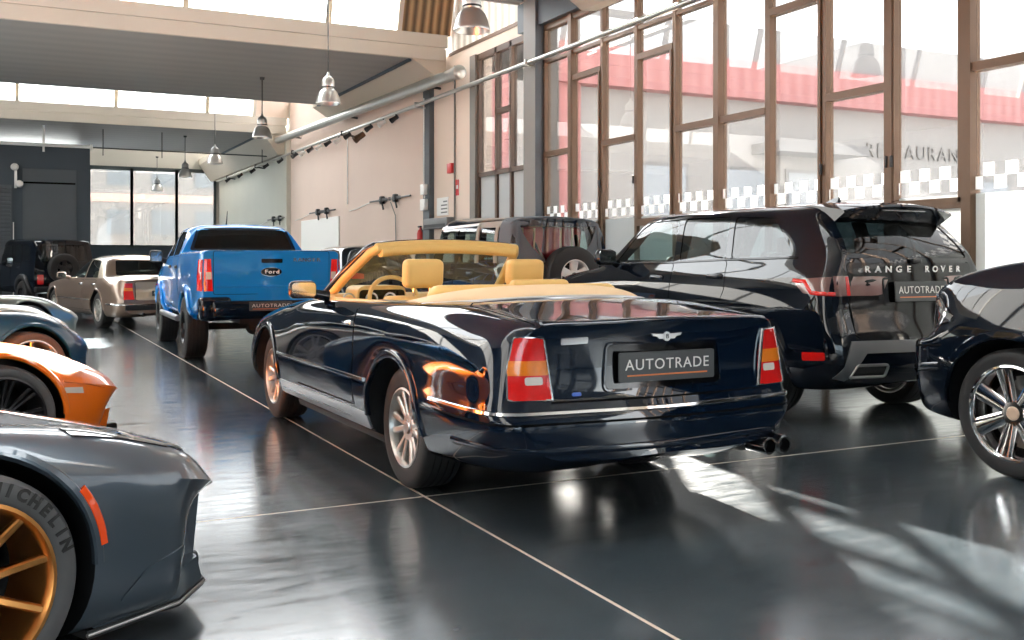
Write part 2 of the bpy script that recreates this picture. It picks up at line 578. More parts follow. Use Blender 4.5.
def wheel(parent, x_out, y, side, r, w, rim, style, mat, cap_mat=None, lip_mat=None, z=None, steer=0.0, disc=True, rot=0.0, text=None, tyre=None):
    """outer tyre face at |x_out|; side +1 right, -1 left. style: dict n, twin, w0, w1, hub, dish, t"""
    z = r if z is None else z
    o = None
    mb = MB()
    xo = w/2
    # barrel and lip
    lip = rim*1.03
    mb.lathe([(lip, xo-0.012), (lip, xo-0.002), (rim*0.985, xo+0.001), (rim*0.955, xo-0.010), (rim*0.93, xo-0.03), (rim*0.90, xo-0.10), (rim*0.88, -xo+0.03), (rim*0.97, -xo+0.01), (rim*0.99, -xo+0.01), (rim*0.93, -xo+0.04), (rim*0.95, xo-0.05)], 56, 'x', close=True)
    st = style
    hub = st.get('hub', 0.075); n = st['n']; dish = st.get('dish', 0.03); t = st.get('t', 0.03)
    xf = xo-st.get('inset', 0.022)
    xh = xf-dish
    mb.lathe([(hub*1.0, xh-0.06), (hub, xh-0.006), (hub*0.9, xh), (hub*0.45, xh), (0.0, xh)], 32, 'x')
    for i in range(n):
        a = 2*PI*i/n + rot
        tw = st.get('twin', 0.0)
        if tw:
            fl = st.get('flare', 0.0)
            for sg in (-1, 1):
                spoke_box(mb, a+sg*tw, hub*0.8, rim*0.95, st['w0'], st['w1'], xh, xf, t, t*0.7, sg*fl)
        else:
            spoke_box(mb, a, hub*0.8, rim*0.95, st['w0'], st['w1'], xh, xf, t, t*0.7)
    wo = mb.build('wheel', mat, parent, 32)
    # tyre
    mb = MB()
    h = w/2; sh = r-rim
    prof = [(rim*0.97, -h*0.86), (rim*1.03, -h*0.95), (rim+sh*0.45, -h*1.0), (rim+sh*0.80, -h*0.97), (r-0.012, -h*0.90), (r-0.003, -h*0.80)]
    gr = [-0.52, -0.18, 0.18, 0.52]
    for g in gr:
        prof += [(r, h*(g-0.06)), (r-0.008, h*(g-0.045)), (r-0.008, h*(g+0.045)), (r, h*(g+0.06))]
    prof += [(r-0.003, h*0.80), (r-0.012, h*0.90), (rim+sh*0.80, h*0.97), (rim+sh*0.62, h*0.998), (rim+sh*0.45, h*1.0), (rim+sh*0.2, h*0.985), (rim*1.03, h*0.95), (rim*0.97, h*0.86)]
    mb.lathe(prof, 72, 'x', close=True)
    ty = mb.build('tyre', tyre or rubber, wo, 32)
    if text:
        draw = []
        for k, ch in enumerate(text):
            me = text_mesh(ch, sh*0.58, 0.0015, 1.0, 0.003)
            a = st.get('txt0', 0.4) - k*(sh*0.52)/(r-sh*0.5)
            rr = rim+sh*0.55
            # letter plane: local x -> tangential, local y -> radial, local z -> +x
            c, s_ = math.cos(a), math.sin(a)
            M = Matrix(((0, 0, 1, h*1.0), (s_, c, 0, c*rr), (-c, s_, 0, s_*rr), (0, 0, 0, 1)))
            # orient so that text reads from outside
            me.transform(M); draw.append(me)
        bm = bmesh.new()
        for me in draw:
            bm.from_mesh(me); bpy.data.meshes.remove(me)
        me = bpy.data.meshes.new('tyre_lettering'); bm.to_mesh(me); bm.free()
        mesh_obj('tyre_lettering', me, rubber_ink, wo)
    if disc:
        mb = MB()
        mb.lathe([(0.06, -0.02), (rim*0.78, -0.02), (rim*0.78, 0.008), (rim*0.5, 0.008), (rim*0.48, 0.03), (0.05, 0.03)], 40, 'x', close=True)
        mb.build('brake_disc', steel, wo, 30)
        mb = MB(); mb.lathe([(rim*0.87, -h+0.05), (0.02, -h+0.045)], 40, 'x')
        mb.build('back_plate', plastic, wo, 30)
    mb = MB()
    mb.lathe([(0.0, xh+0.012), (hub*0.42, xh+0.011), (hub*0.5, xh+0.004), (hub*0.5, xh-0.01)], 24, 'x')
    mb.build('centre_cap', cap_mat or mat, wo, 40)
    for k in range(5):
        pass
    cx = (abs(x_out)-w/2)*side
    wo.location = (cx, y, z)
    wo.rotation_euler = (0, 0, (0 if side > 0 else PI)+steer)
    return wo

def arch_lip(net, parent, side, y, z, rad, a0, a1, w, t, mat, name='wheel_arch'):
    hits = []
    n = 28
    for i in range(n+1):
        a = R(a0+(a1-a0)*i/n)
        hits.append(net.cast(side, y+rad*math.cos(a), z+rad*math.sin(a)))
    return ribbon(hits, name, w, t, mat, parent, base=0.012)

def seat(parent, x, y, z, mat, wdt=0.52, back=0.62, tilt=14, headrest=True, hr=(0.27, 0.10, 0.20), hz=0.0, thick=0.16):
    mb = MB()
    mb.box((0, 0.26, 0.07), (wdt, 0.52, 0.16), 0.05, 3)
    mb.box((-wdt*0.46, 0.26, 0.11), (0.09, 0.50, 0.15), 0.04, 3)
    mb.box((wdt*0.46, 0.26, 0.11), (0.09, 0.50, 0.15), 0.04, 3)
    so = mb.build('seat', mat, parent, 40)
    so.location = (x, y, z)
    mb = MB()
    mb.box((0, 0, back/2), (wdt, thick, back), 0.055, 3)
    mb.box((-wdt*0.44, 0.05, back*0.45), (0.10, thick*0.9, back*0.8), 0.045, 3)
    mb.box((wdt*0.44, 0.05, back*0.45), (0.10, thick*0.9, back*0.8), 0.045, 3)
    b = mb.build('seat_back', mat, so, 40)
    b.location = (0, 0.02, 0.08); b.rotation_euler = (R(tilt), 0, 0)
    if headrest:
        mb = MB()
        mb.box((0, 0, 0), hr, min(hr)*0.38, 4)
        hd = mb.build('headrest', mat, so, 40)
        L = back+hr[2]*0.5+0.03+hz
        hd.location = (0, 0.02-math.sin(R(tilt))*L+0.01, 0.08+math.cos(R(tilt))*L)
        hd.rotation_euler = (R(tilt*0.5), 0, 0)
        mb = MB()
        for sx in (-0.06, 0.06):
            mb.tube([(sx, 0.02-math.sin(R(tilt))*(back-0.08), 0.08+math.cos(R(tilt))*(back-0.08)), (sx, 0.02-math.sin(R(tilt))*(L-0.05), 0.08+math.cos(R(tilt))*(L-0.05))], 0.009, 8)
        mb.build('headrest_post', chrome, so, 40)
    return so

def steering_wheel(parent, x, y, z, mat, r=0.19, tilt=28):
    mb = MB()
    n = 40
    pts = [(r*math.cos(2*PI*i/n), 0, r*math.sin(2*PI*i/n)) for i in range(n)]
    rings = []
    for i in range(n):
        a = 2*PI*i/n
        rings.append([mb.bm.verts.new(((r+0.017*math.cos(b))*math.cos(a), 0.017*math.sin(b), (r+0.017*math.cos(b))*math.sin(a))) for b in [2*PI*k/8 for k in range(8)]])
    for i in range(n):
        A, B = rings[i], rings[(i+1) % n]
        for k in range(8):
            mb.bm.faces.new((A[k], A[(k+1) % 8], B[(k+1) % 8], B[k]))
    mb.box((0, 0.02, -0.01), (0.16, 0.05, 0.12), 0.03, 3)
    for a in (0, PI, -PI/2):
        mb.box((math.cos(a)*r*0.6, 0.012, math.sin(a)*r*0.6), (0.13 if a != -PI/2 else 0.05, 0.025, 0.04 if a != -PI/2 else 0.13), 0.01, 2)
    mb.tube([(0, 0.03, 0), (0, 0.32, 0)], 0.03, 10)
    o = mb.build('steering_wheel', mat, parent, 40)
    o.location = (x, y, z); o.rotation_euler = (R(-tilt), 0, 0)
    return o

def number_plate(parent, x, y, z, w, h, tilt=0.0, rz=0.0, text='AUTOTRADE'):
    mb = MB()
    mb.prism(round_poly([(-w/2, -h/2), (w/2, -h/2), (w/2, h/2), (-w/2, h/2)], 0.012, 3), -0.006, 0.006, 'y')
    o = mb.build('number_plate', plate_m, parent, 30)
    M = Matrix.Translation((0, -0.0075, h*0.06)) @ Matrix.Rotation(PI/2, 4, 'X')
    me = text_mesh(text, h*0.52, 0.001, 1.12, 0.0)
    xs = [v.co.x for v in me.vertices]
    k = w*0.88/(max(xs)-min(xs))
    me.transform(Matrix.Diagonal((k, 1, 1, 1))); me.transform(M)
    mesh_obj('plate_lettering', me, plate_w, o)
    mb = MB(); mb.boxx(-w*0.42, w*0.42, -0.0085, -0.006, -h*0.31, -h*0.26)
    mb.build('plate_underline', plate_o, o, None)
    o.location = (x, y, z); o.rotation_euler = (R(tilt), 0, rz)
    return o

def wing_mirror(parent, side, x, y, z, mat, w=0.24, h=0.15, arm=0.12, d=0.13):
    """housing with the glass facing the tail"""
    mb = MB()
    mb.box((0, 0, 0), (w, d, h), min(h, d)*0.36, 4)
    for v in mb.bm.verts:
        if v.co.y > 0: v.co.x *= 0.85; v.co.z *= 0.82
    mb.tube([(-side*w*0.4, 0.01, -h*0.25), (-side*(w*0.5+arm), 0.02, -h*0.42)], [0.035, 0.045], 10)
    o = mb.build('wing_mirror', mat, parent, 40)
    mb = MB()
    mb.prism(round_poly([(-w*0.42, -h*0.40), (w*0.42, -h*0.40), (w*0.42, h*0.40), (-w*0.42, h*0.40)], 0.03, 4), -d*0.53, -d*0.49, 'y')
    mb.build('mirror_glass', chrome, o, 30)
    o.location = (x, y, z)
    return o

def door_handle(net, parent, side, y, z, mat, L=0.17, h=0.026):
    l, n = net.cast(side, y, z)
    mb = MB()
    mb.box((0, 0, 0), (0.03, L, h), 0.011, 3)
    mb.box((-0.01 if side == 'R' else 0.01, 0, 0), (0.03, L*1.15, h*1.5), 0.012, 2)
    o = mb.build('door_handle', mat, parent, 40)
    o.location = l+n*0.012
    return o

def loft_cavity(secs, mat=None):
    """closed lining solid: sections (y, [(x,z) half profile bottom to top]) mirrored"""
    mb = MB()
    rings = []
    for y, pts in secs:
        P = [(x, y, z) for x, z in pts]+[(-x, y, z) for x, z in reversed(pts)]
        rings.append([mb.bm.verts.new(p) for p in P])
    n = len(rings[0])
    for A, B in zip(rings, rings[1:]):
        for k in range(n):
            mb.bm.faces.new((A[k], A[(k+1) % n], B[(k+1) % n], B[k]))
    mb.bm.faces.new(rings[0]); mb.bm.faces.new(rings[-1])
    return mb.mesh('cavity', None, True)

def well_cutter(y, z, rad, xin, xout, side):
    mb = MB()
    mb.lathe([(0, 0), (rad, 0), (rad, xout-xin), (0, xout-xin)], 56, 'x')
    me = mb.mesh('well')
    if side > 0: me.transform(Matrix.Translation((xin, y, z)))
    else: me.transform(Matrix.Translation((-xout, y, z)))
    return me

def prism_mesh(poly, d0, d1, axis):
    mb = MB(); mb.prism(poly, d0, d1, axis)
    return mb.mesh('prism')

def make_body(net, parent, mat, wells, cuts, name='body'):
    o = mesh_obj(name, net.me.copy(), mat, parent)
    smooth_mesh(o.data, 38)
    cl = []
    for y, z, rad, xin in wells:
        for sd in (1, -1):
            cl.append((well_cutter(y, z, rad, xin, 1.4, sd), plastic))
    cl += cuts
    bool_cut(o, cl)
    return o
def both(poly): return [(p[0], p[1]) for p in poly]
def inset(poly, d):
    """shrink a polygon towards its centroid by about d"""
    c = Vector((sum(p[0] for p in poly)/len(poly), sum(p[1] for p in poly)/len(poly)))
    out = []
    n = len(poly)
    area = sum(poly[i][0]*poly[(i+1) % n][1]-poly[(i+1) % n][0]*poly[i][1] for i in range(n))
    sg = 1 if area > 0 else -1
    for i in range(n):
        p = Vector(poly[i]); a = Vector(poly[i-1]); b = Vector(poly[(i+1) % n])
        e1 = (p-a).normalized(); e2 = (b-p).normalized()
        n1 = Vector((-e1.y, e1.x))*sg; n2 = Vector((-e2.y, e2.x))*sg
        m = (n1+n2)
        if m.length < 1e-6: m = n1
        m = m/max(0.4, m.dot(n1))
        out.append(tuple(p+m*d))
    return out
dark_chrome = pr('dark_chrome', (.22, .22, .23), .12, 1.0)
rubber_ink = pr('tyre_ink', (0.008, 0.008, 0.008), 0.3)
# ------------------------------------------------------------------ the dark blue convertible
def row(y, *p): return (y,)+p
def build_convertible():
    car = thing('convertible_car', 'dark navy open convertible with tan seats and tan folded hood, centre of the showroom', 'car', (3.01, 5.69, 0), R(1.1))
    rows = [
        row(-1.385, (0, .385, -.085), (.64, .385, -.01), (.79, .46), (.85, .575), (.835, .645, .035), (.82, .80, .065), (.79, .955, .06), (.75, 1.03, .03), (.42, 1.045, -.025), (0, 1.052, -.055)),
        row(-1.28, (0, .33, -.03), (.72, .34), (.90, .45), (.945, .575), (.925, .645, .01), (.91, .80, .03), (.875, .96, .03), (.81, 1.043, .02), (.45, 1.062), (0, 1.068, -.02)),
        row(-1.05, (0, .28), (.76, .28), (.935, .42), (.975, .575), (.958, .645), (.948, .80), (.912, .965), (.835, 1.058), (.5, 1.086), (0, 1.096)),
        row(-.55, (0, .24), (.88, .275), (.95, .40), (.985, .575), (.972, .645), (.965, .82), (.942, 1.0), (.868, 1.085), (.5, 1.128), (0, 1.142)),
        row(.10, (0, .22), (.90, .265), (.955, .38), (.985, .575), (.975, .645), (.97, .82), (.948, 1.01), (.876, 1.092), (.5, 1.13), (0, 1.14)),
        row(.75, (0, .22), (.90, .265), (.955, .38), (.98, .575), (.972, .645), (.962, .82), (.944, 1.0), (.874, 1.082), (.5, 1.11), (0, 1.115)),
        row(1.45, (0, .22), (.90, .265), (.955, .38), (.978, .575), (.97, .645), (.96, .82), (.939, .99), (.868, 1.07), (.5, 1.095), (0, 1.10)),
        row(2.08, (0, .22), (.90, .265), (.955, .38), (.978, .575), (.97, .645), (.958, .81), (.934, .97), (.855, 1.05), (.5, 1.085), (0, 1.10)),
        row(2.65, (0, .22), (.90, .265), (.955, .38), (.976, .575), (.968, .645), (.955, .79), (.912, .92), (.81, 1.01), (.48, 1.05), (0, 1.065)),
        row(3.10, (0, .22), (.90, .265), (.955, .38), (.97, .575), (.962, .645), (.948, .77), (.90, .885), (.78, .965), (.46, 1.01), (0, 1.022)),
        row(3.60, (0, .22), (.76, .23), (.92, .36), (.94, .575), (.93, .645), (.91, .75), (.85, .84), (.72, .91), (.42, .95), (0, .962)),
        row(3.88, (0, .24), (.70, .25), (.85, .36), (.88, .56), (.86, .64), (.82, .73), (.76, .80), (.65, .855), (.40, .885), (0, .90)),
        row(3.99, (0, .30, .06), (.62, .30), (.72, .38), (.76, .54), (.74, .63), (.70, .70), (.64, .76), (.56, .80), (.35, .83, .03), (0, .84, .05)),
    ]
    net = Net(rows, 7, 0.045, relax=2)
    cab = prism_mesh(round_poly([(-.76, -.25), (.76, -.25), (.77, 1.97), (-.77, 1.97)], [.25, .25, .1, .1], 6), .40, 2.0, 'z')
    make_body(net, car, navy, [(0, .36, .43, .52), (3.06, .36, .43, .52)], [(cab, cream)])
    ws = dict(n=6, twin=0.17, w0=.034, w1=.040, hub=.085, dish=.012, t=.035, inset=.02, flare=0.012)
    for sd in (-1, 1):
        wheel(car, .895, 0, sd, .362, .255, .232, ws, alloy, satin)
        wheel(car, .895, 3.06, sd, .362, .255, .232, ws, alloy, satin)
    for side in ('L', 'R'):
        for y in (0, 3.06):
            arch_lip(net, car, side, y, .36, .448, 3, 177, .05, .016, navy)
        # stainless sill and bright side strip
        patch(net, 'sill_trim', side, round_poly([(.47, .285), (2.58, .285), (2.58, .395), (.47, .395)], .02), .006, .01, satin, car)
        ribbon(path_hits(net, side, [(.47, .605), (2.60, .605)]), 'side_strip', .026, .012, chrome, car)
        d = patch(net, 'door', side, round_poly([(.70, .43), (2.02, .43), (2.10, .60), (2.05, 1.03), (.74, 1.045)], .05), .004, .006, navy, car)
        ribbon(path_hits(net, side, [(.74, 1.05), (.69, .42), (2.03, .42)]), 'door_gap', .011, .002, gap, d)
        door_handle(net, d, side, .86, .945, chrome, .15, .022)
    # bright bumper strip wrapping the tail
    hits = [net.radial(.615, -.5, R(a)) for a in [-96-i*2.0 for i in range(85)]]
    ribbon(hits, 'bumper_strip', .024, .014, chrome, car)
    hits = [net.radial(.565, -.5, R(a)) for a in [-100-i*2.0 for i in range(81)]]
    ribbon(hits, 'bumper_groove', .012, .002, gap, car)
    # boot lid shut lines and lip
    lid = ribbon([net.cast('T', x, -1.385-.055*(1-(x/.75)**2)+.045) for x in np.linspace(-.70, .70, 30)], 'boot_lip', .06, .014, navy, car)
    hits = path_hits(net, 'T', [(-.73, -1.33), (-.74, -.62), (-.66, -.48)]) + path_hits(net, 'T', [(-.6, -.47), (.6, -.47), (.66, -.48), (.74, -.62), (.73, -1.33)])
    ribbon(hits, 'boot_gap', .010, .002, gap, car)
    ribbon(path_hits(net, 'B', [(-.66, .665), (.66, .665)]), 'boot_gap', .010, .002, gap, car)
    # lamps
    for s_ in (-1, 1):
        out = [(s_*.695, .985), (s_*.825, .985), (s_*.862, .83), (s_*.87, .68), (s_*.655, .678)]
        if s_ < 0: out = out[::-1]
        b = patch(net, 'tail_light', 'B', round_poly(out, .012, 2), .012, .02, red_l, car, .03)
        ribbon([net.cast('B', *p) for p in round_poly(out, .012, 2)+[out[0]]], 'lamp_bezel', .012, .014, chrome, b)
        am = [(s_*.683, .872), (s_*.853, .872), (s_*.864, .80), (s_*.672, .80)]
        wh = [(s_*.70, .792), (s_*.79, .792), (s_*.79, .752), (s_*.70, .752)]
        if s_ < 0: am = am[::-1]; wh = wh[::-1]
        patch(net, 'indicator_lens', 'B', am, .0145, .004, amber_l, b, .03)
        patch(net, 'reversing_lens', 'B', round_poly(wh, .01, 2), .016, .004, clear_l, b, .03)
    # plate recess, plate, badges
    rec = patch(net, 'plate_recess', 'B', round_poly([(-.36, .715), (.36, .715), (.34, .935), (-.34, .935)], .03), .004, .006, trim_gl, car)
    rp = round_poly([(-.37, .708), (.37, .708), (.35, .945), (-.35, .945)], .03)
    ribbon([net.cast('B', *p) for p in rp+[rp[0]]], 'recess_rim', .016, .012, navy, rec)
    l, n = net.cast('B', 0, .825)
    number_plate(car, 0.0, l.y-.02, .823, .60, .15, 0)
    l, n = net.cast('B', 0, .972)
    mb = MB()
    mb.prism([(.022*math.cos(2*PI*i/20), .024*math.sin(2*PI*i/20)) for i in range(20)], -.012, 0, 'y')
    for s_ in (-1, 1):
        mb.prism([(s_*.018, -.012), (s_*.05, -.012), (s_*.06, .0), (s_*.085, .004), (s_*.095, .016), (s_*.018, .012)][::s_], -.009, 0, 'y')
    e = mb.build('winged_badge', satin, car, 30); e.location = (0, l.y-.002, l.z)
    text_obj('badge_letter', 'B', .034, .001, trim_gl, e, Matrix.Translation((0, -.013, 0)) @ Matrix.Rotation(PI/2, 4, 'X'))
    patch(net, 'model_badge', 'B', round_poly([(-.60, .945), (-.455, .95), (-.455, .982), (-.60, .978)], .006), .005, .006, satin, car, .03)
    patch(net, 'blue_badge', 'B', round_poly([(-.545, .69), (-.495, .69), (-.495, .708), (-.545, .708)], .009), .004, .005, badge_b, car, .03)
    # valance step, exhausts
    hits = [net.radial(.43, -.5, R(a)) for a in [-110-i*2.0 for i in range(71)]]
    ribbon(hits, 'valance_lip', .04, .012, navy, car)
    for x in (.66, .765):
        mb = MB()
        mb.lathe([(.036, 0), (.046, 0), (.048, -.004), (.048, -.22), (.036, -.22)], 28, 'y', close=True)
        e = mb.build('exhaust_tip', dark_chrome, car, 40)
        me = e.data; me.transform(Matrix.Rotation(PI, 4, 'Z')); e.location = (x, -1.46, .355)
    mb = MB(); mb.lathe([(.036, -1.40), (0, -1.40)], 28, 'y', (.66, 0, .355)); mb.lathe([(.036, -1.40), (0, -1.40)], 28, 'y', (.765, 0, .355))
    mb.build('exhaust_bore', plastic, e, 40).matrix_parent_inverse = Matrix.Translation((-.765, 1.46, -.355))
    mb = MB(); mb.boxx(.58, .84, -1.30, -.85, .30, .41, .04, 3)
    mb.build('exhaust_silencer', plastic, car, 40)
    mb = MB(); mb.boxx(-.82, .82, .50, 2.55, .17, .30, .04, 2); mb.boxx(-.55, .55, -.85, .6, .24, .36, .05, 2); mb.build('underbody', plastic, car, 40)
    # windscreen frame
    top = []
    for i in range(13):
        u = -1+2*i/12
        top.append((u*.585, 1.36+.075*(1-u*u), 1.468+.03*(1-u*u)))
    lp = [(-.765, 2.10, 1.055), (-.70, 1.76, 1.26), (-.62, 1.43, 1.44)]
    path = lp+top+[(-p[0], p[1], p[2]) for p in lp[::-1]]
    nr = [Vector((0, .35, 1)) if i < 0 else Vector((0, .5, .86)) for i in range(len(path))]
    mb = MB(); mb.tube(path, .030, 12)
    fr = mb.build('windscreen_frame', navy, car, 50)
    mb = MB()
    pin = [(p[0]*.965, p[1]-.035, p[2]-.018) for p in path]
    mb.tube(pin, [.036]*3+[.042]*13+[.036]*3, 12)
    hb = [(p[0]*.95, p[1]-.055, p[2]-.045) for p in top]
    mb.tube(hb, .036, 12)
    mb.build('header_trim', tan, fr, 50)
    mb = MB()
    G = []
    for i, p in enumerate(top):
        u = -1+2*i/12
        b = (u*.73, 2.10+.10*(1-u*u), 1.06+.03*(1-u*u))
        G.append([mb.bm.verts.new(Vector(b)*(1-v)+Vector((p[0]*.95, p[1]+.01, p[2]-.02))*v) for v in (0, .25, .5, .75, 1)])
    for A, B in zip(G, G[1:]):
        for k in range(4): mb.bm.faces.new((A[k], A[k+1], B[k+1], B[k]))
    mb.build('windscreen', gl_ws, car, 60)
    # folded hood under its tan cover
    def cover_mesh():
        mb = MB(); rings = []
        nx = 33
        for i in range(nx):
            u = -1+2*i/(nx-1)
            x = u*.80
            yr = -.50+.42*abs(u)**2.6          # rear edge, U shaped in plan
            yf = .06+.20*abs(u)**2.0
            hgt = .085*(1-.55*abs(u)**4)
            zb = net.cast('T', x*.98, (yr+yf)/2 if (yr+yf)/2 < -.3 else -.35)[0].z
            zb = 1.14-.05*u*u
            ring = []
            for k in range(14):
                t = k/13
                y = yr+(yf-yr)*t
                z = zb - .01 + hgt*(math.sin(PI*min(1, t*1.02))**.45)
                ring.append(mb.bm.verts.new((x, y, z)))
            ring.append(mb.bm.verts.new((x, yf, zb-.12))); ring.append(mb.bm.verts.new((x, yr, zb-.06)))
            rings.append(ring)
        m = len(rings[0])
        for A, B in zip(rings, rings[1:]):
            for k in range(m): mb.bm.faces.new((A[k], A[(k+1) % m], B[(k+1) % m], B[k]))
        mb.bm.faces.new(rings[0]); mb.bm.faces.new(rings[-1])
        return mb
    cv = cover_mesh().build('hood_cover', cream, car, 60)
    edge = []
    for i in range(41):
        u = -1+2*i/40
        edge.append((u*.81, -.515+.42*abs(u)**2.6, 1.146-.05*u*u))
    mb = MB(); mb.tube(edge, .014, 8); mb.build('cover_edge_strip', satin, cv, 50)
    mb = MB()
    mb.box((.10, .10, 1.19), (.42, .10, .10), .035, 3)
    mb.build('rear_armrest', tan, car, 40)
    # cabin
    for x in (-.43, .37):
        s_ = seat(car, x, .93, .45, tan, .54, .60, 12, True, (.29, .11, .20), .03)
    mb = MB()
    mb.box((0, .36, .78), (1.36, .50, .16), .06, 3); mb.box((0, .10, .98), (1.36, .18, .46), .07, 3)
    mb.build('rear_bench', tan, car, 40)
    mb = MB()
    mb.prism(round_poly([(1.62, .80), (1.66, 1.05), (1.74, 1.10), (2.02, 1.11), (2.02, .60), (1.70, .62)], .04), -.76, .76, 'x')
    dash = mb.build('dashboard', tan, car, 40)
    mb = MB(); mb.prism(round_poly([(1.655, .84), (1.675, 1.03), (1.70, 1.03), (1.68, .84)], .005), -.74, .74, 'x')
    mb.build('fascia', wood, dash, 40)
    mb = MB(); mb.prism(round_poly([(-.62, 1.0), (-.20, 1.0), (-.22, 1.15), (-.26, 1.17), (-.56, 1.17), (-.60, 1.15)], .03), 1.66, 1.95, 'y')
    mb.build('instrument_hood', tan, dash, 40)
    mb = MB(); mb.prism(round_poly([(-.60, .98), (-.22, .98), (-.23, 1.14), (-.59, 1.14)], .03), 1.648, 1.68, 'y')
    mb.build('instrument_panel', trim_gl, dash, 40)
    for x in (-.50, -.35, -.68):
        mb = MB(); mb.lathe([(.038, 0), (.05, 0), (.05, .012), (.038, .012)], 24, 'y', close=True)
        g = mb.build('dial_ring', satin, dash, 40); g.location = (x, 1.636, 1.07)
    steering_wheel(car, -.40, 1.42, 1.06, tan, .195, 24)
    mb = MB(); mb.box((0, 1.25, .70), (.24, .95, .30), .05, 3)
    mb.build('centre_console', wood, car, 40)
    for side, s_ in (('L', -1), ('R', 1)):
        mb = MB()
        mb.sweep([(s_*.80, -.1+i*.105, 1.083-.006*i*.12) for i in range(20)], [(-.05, -.02), (.05, -.02), (.045, .012), (.02, .022), (-.03, .02)], None)
        mb.build('door_top_trim', tan, car, 40)
    for s_ in (-1, 1):
        wing_mirror(car, s_, s_*1.05, 1.62, 1.15, navy, .21, .13, .10, .12)
    # front lamps and grille
    for s_ in (-1, 1):
        o = [(s_*.40, .62), (s_*.60, .60), (s_*.60, .74), (s_*.42, .78)]
        if s_ > 0: o = o[::-1]
        patch(net, 'headlight', 'F', round_poly(o, .03), .006, .01, clear_l, car, .03)
    patch(net, 'grille', 'F', round_poly([(-.28, .45), (.28, .45), (.26, .80), (-.26, .80)], .03), .012, .02, chrome, car, .04)
    return car
def text_on(net, side, txt, a0, a1, b, h, mat, parent, name='lettering', proud=.003):
    """letters one by one on a surface seen from the tail (side B): a = x, b = z"""
    n = len(txt)
    bm = bmesh.new()
    for i, ch in enumerate(txt):
        if ch == ' ': continue
        a = a0+(a1-a0)*i/(n-1)
        l, nn = net.cast(side, a, b)
        me = text_mesh(ch, h*1.4, .002, 1.0, .002)
        z = Vector((nn.x, nn.y, 0)).normalized() if side == 'B' else nn
        x = Vector((0, 0, 1)).cross(z).normalized()
        y = z.cross(x)
        M = Matrix(((x.x*1.25, y.x, z.x, l.x+z.x*proud), (x.y*1.25, y.y, z.y, l.y+z.y*proud), (x.z*1.25, y.z, z.z, l.z+z.z*proud), (0, 0, 0, 1)))
        me.transform(M); bm.from_mesh(me); bpy.data.meshes.remove(me)
    me = bpy.data.meshes.new(name); bm.to_mesh(me); bm.free()
    return mesh_obj(name, me, mat, parent)

def windows(net, car, items):
    """items: (side, poly, glass, name); returns the cutters; L items are mirrored"""
    cuts = []
    for side, poly, gm, nm, d0, d1 in items:
        if side == 'L':
            for sg in (-1, 1):
                cuts.append((prism_mesh(poly, sg*d0, sg*d1, 'x'), gap))
        else:
            cuts.append((prism_mesh(poly, d0, d1, 'y'), gap))
    return cuts
def panes(net, car, items, off=-.007):
    for side, poly, gm, nm, d0, d1 in items:
        P = inset(poly, -.006)
        if side == 'L':
            for sd in ('L', 'R'):
                patch(net, nm, sd, P, off, 0, gm, car)
        else:
            patch(net, nm, side, P, off, 0, gm, car)

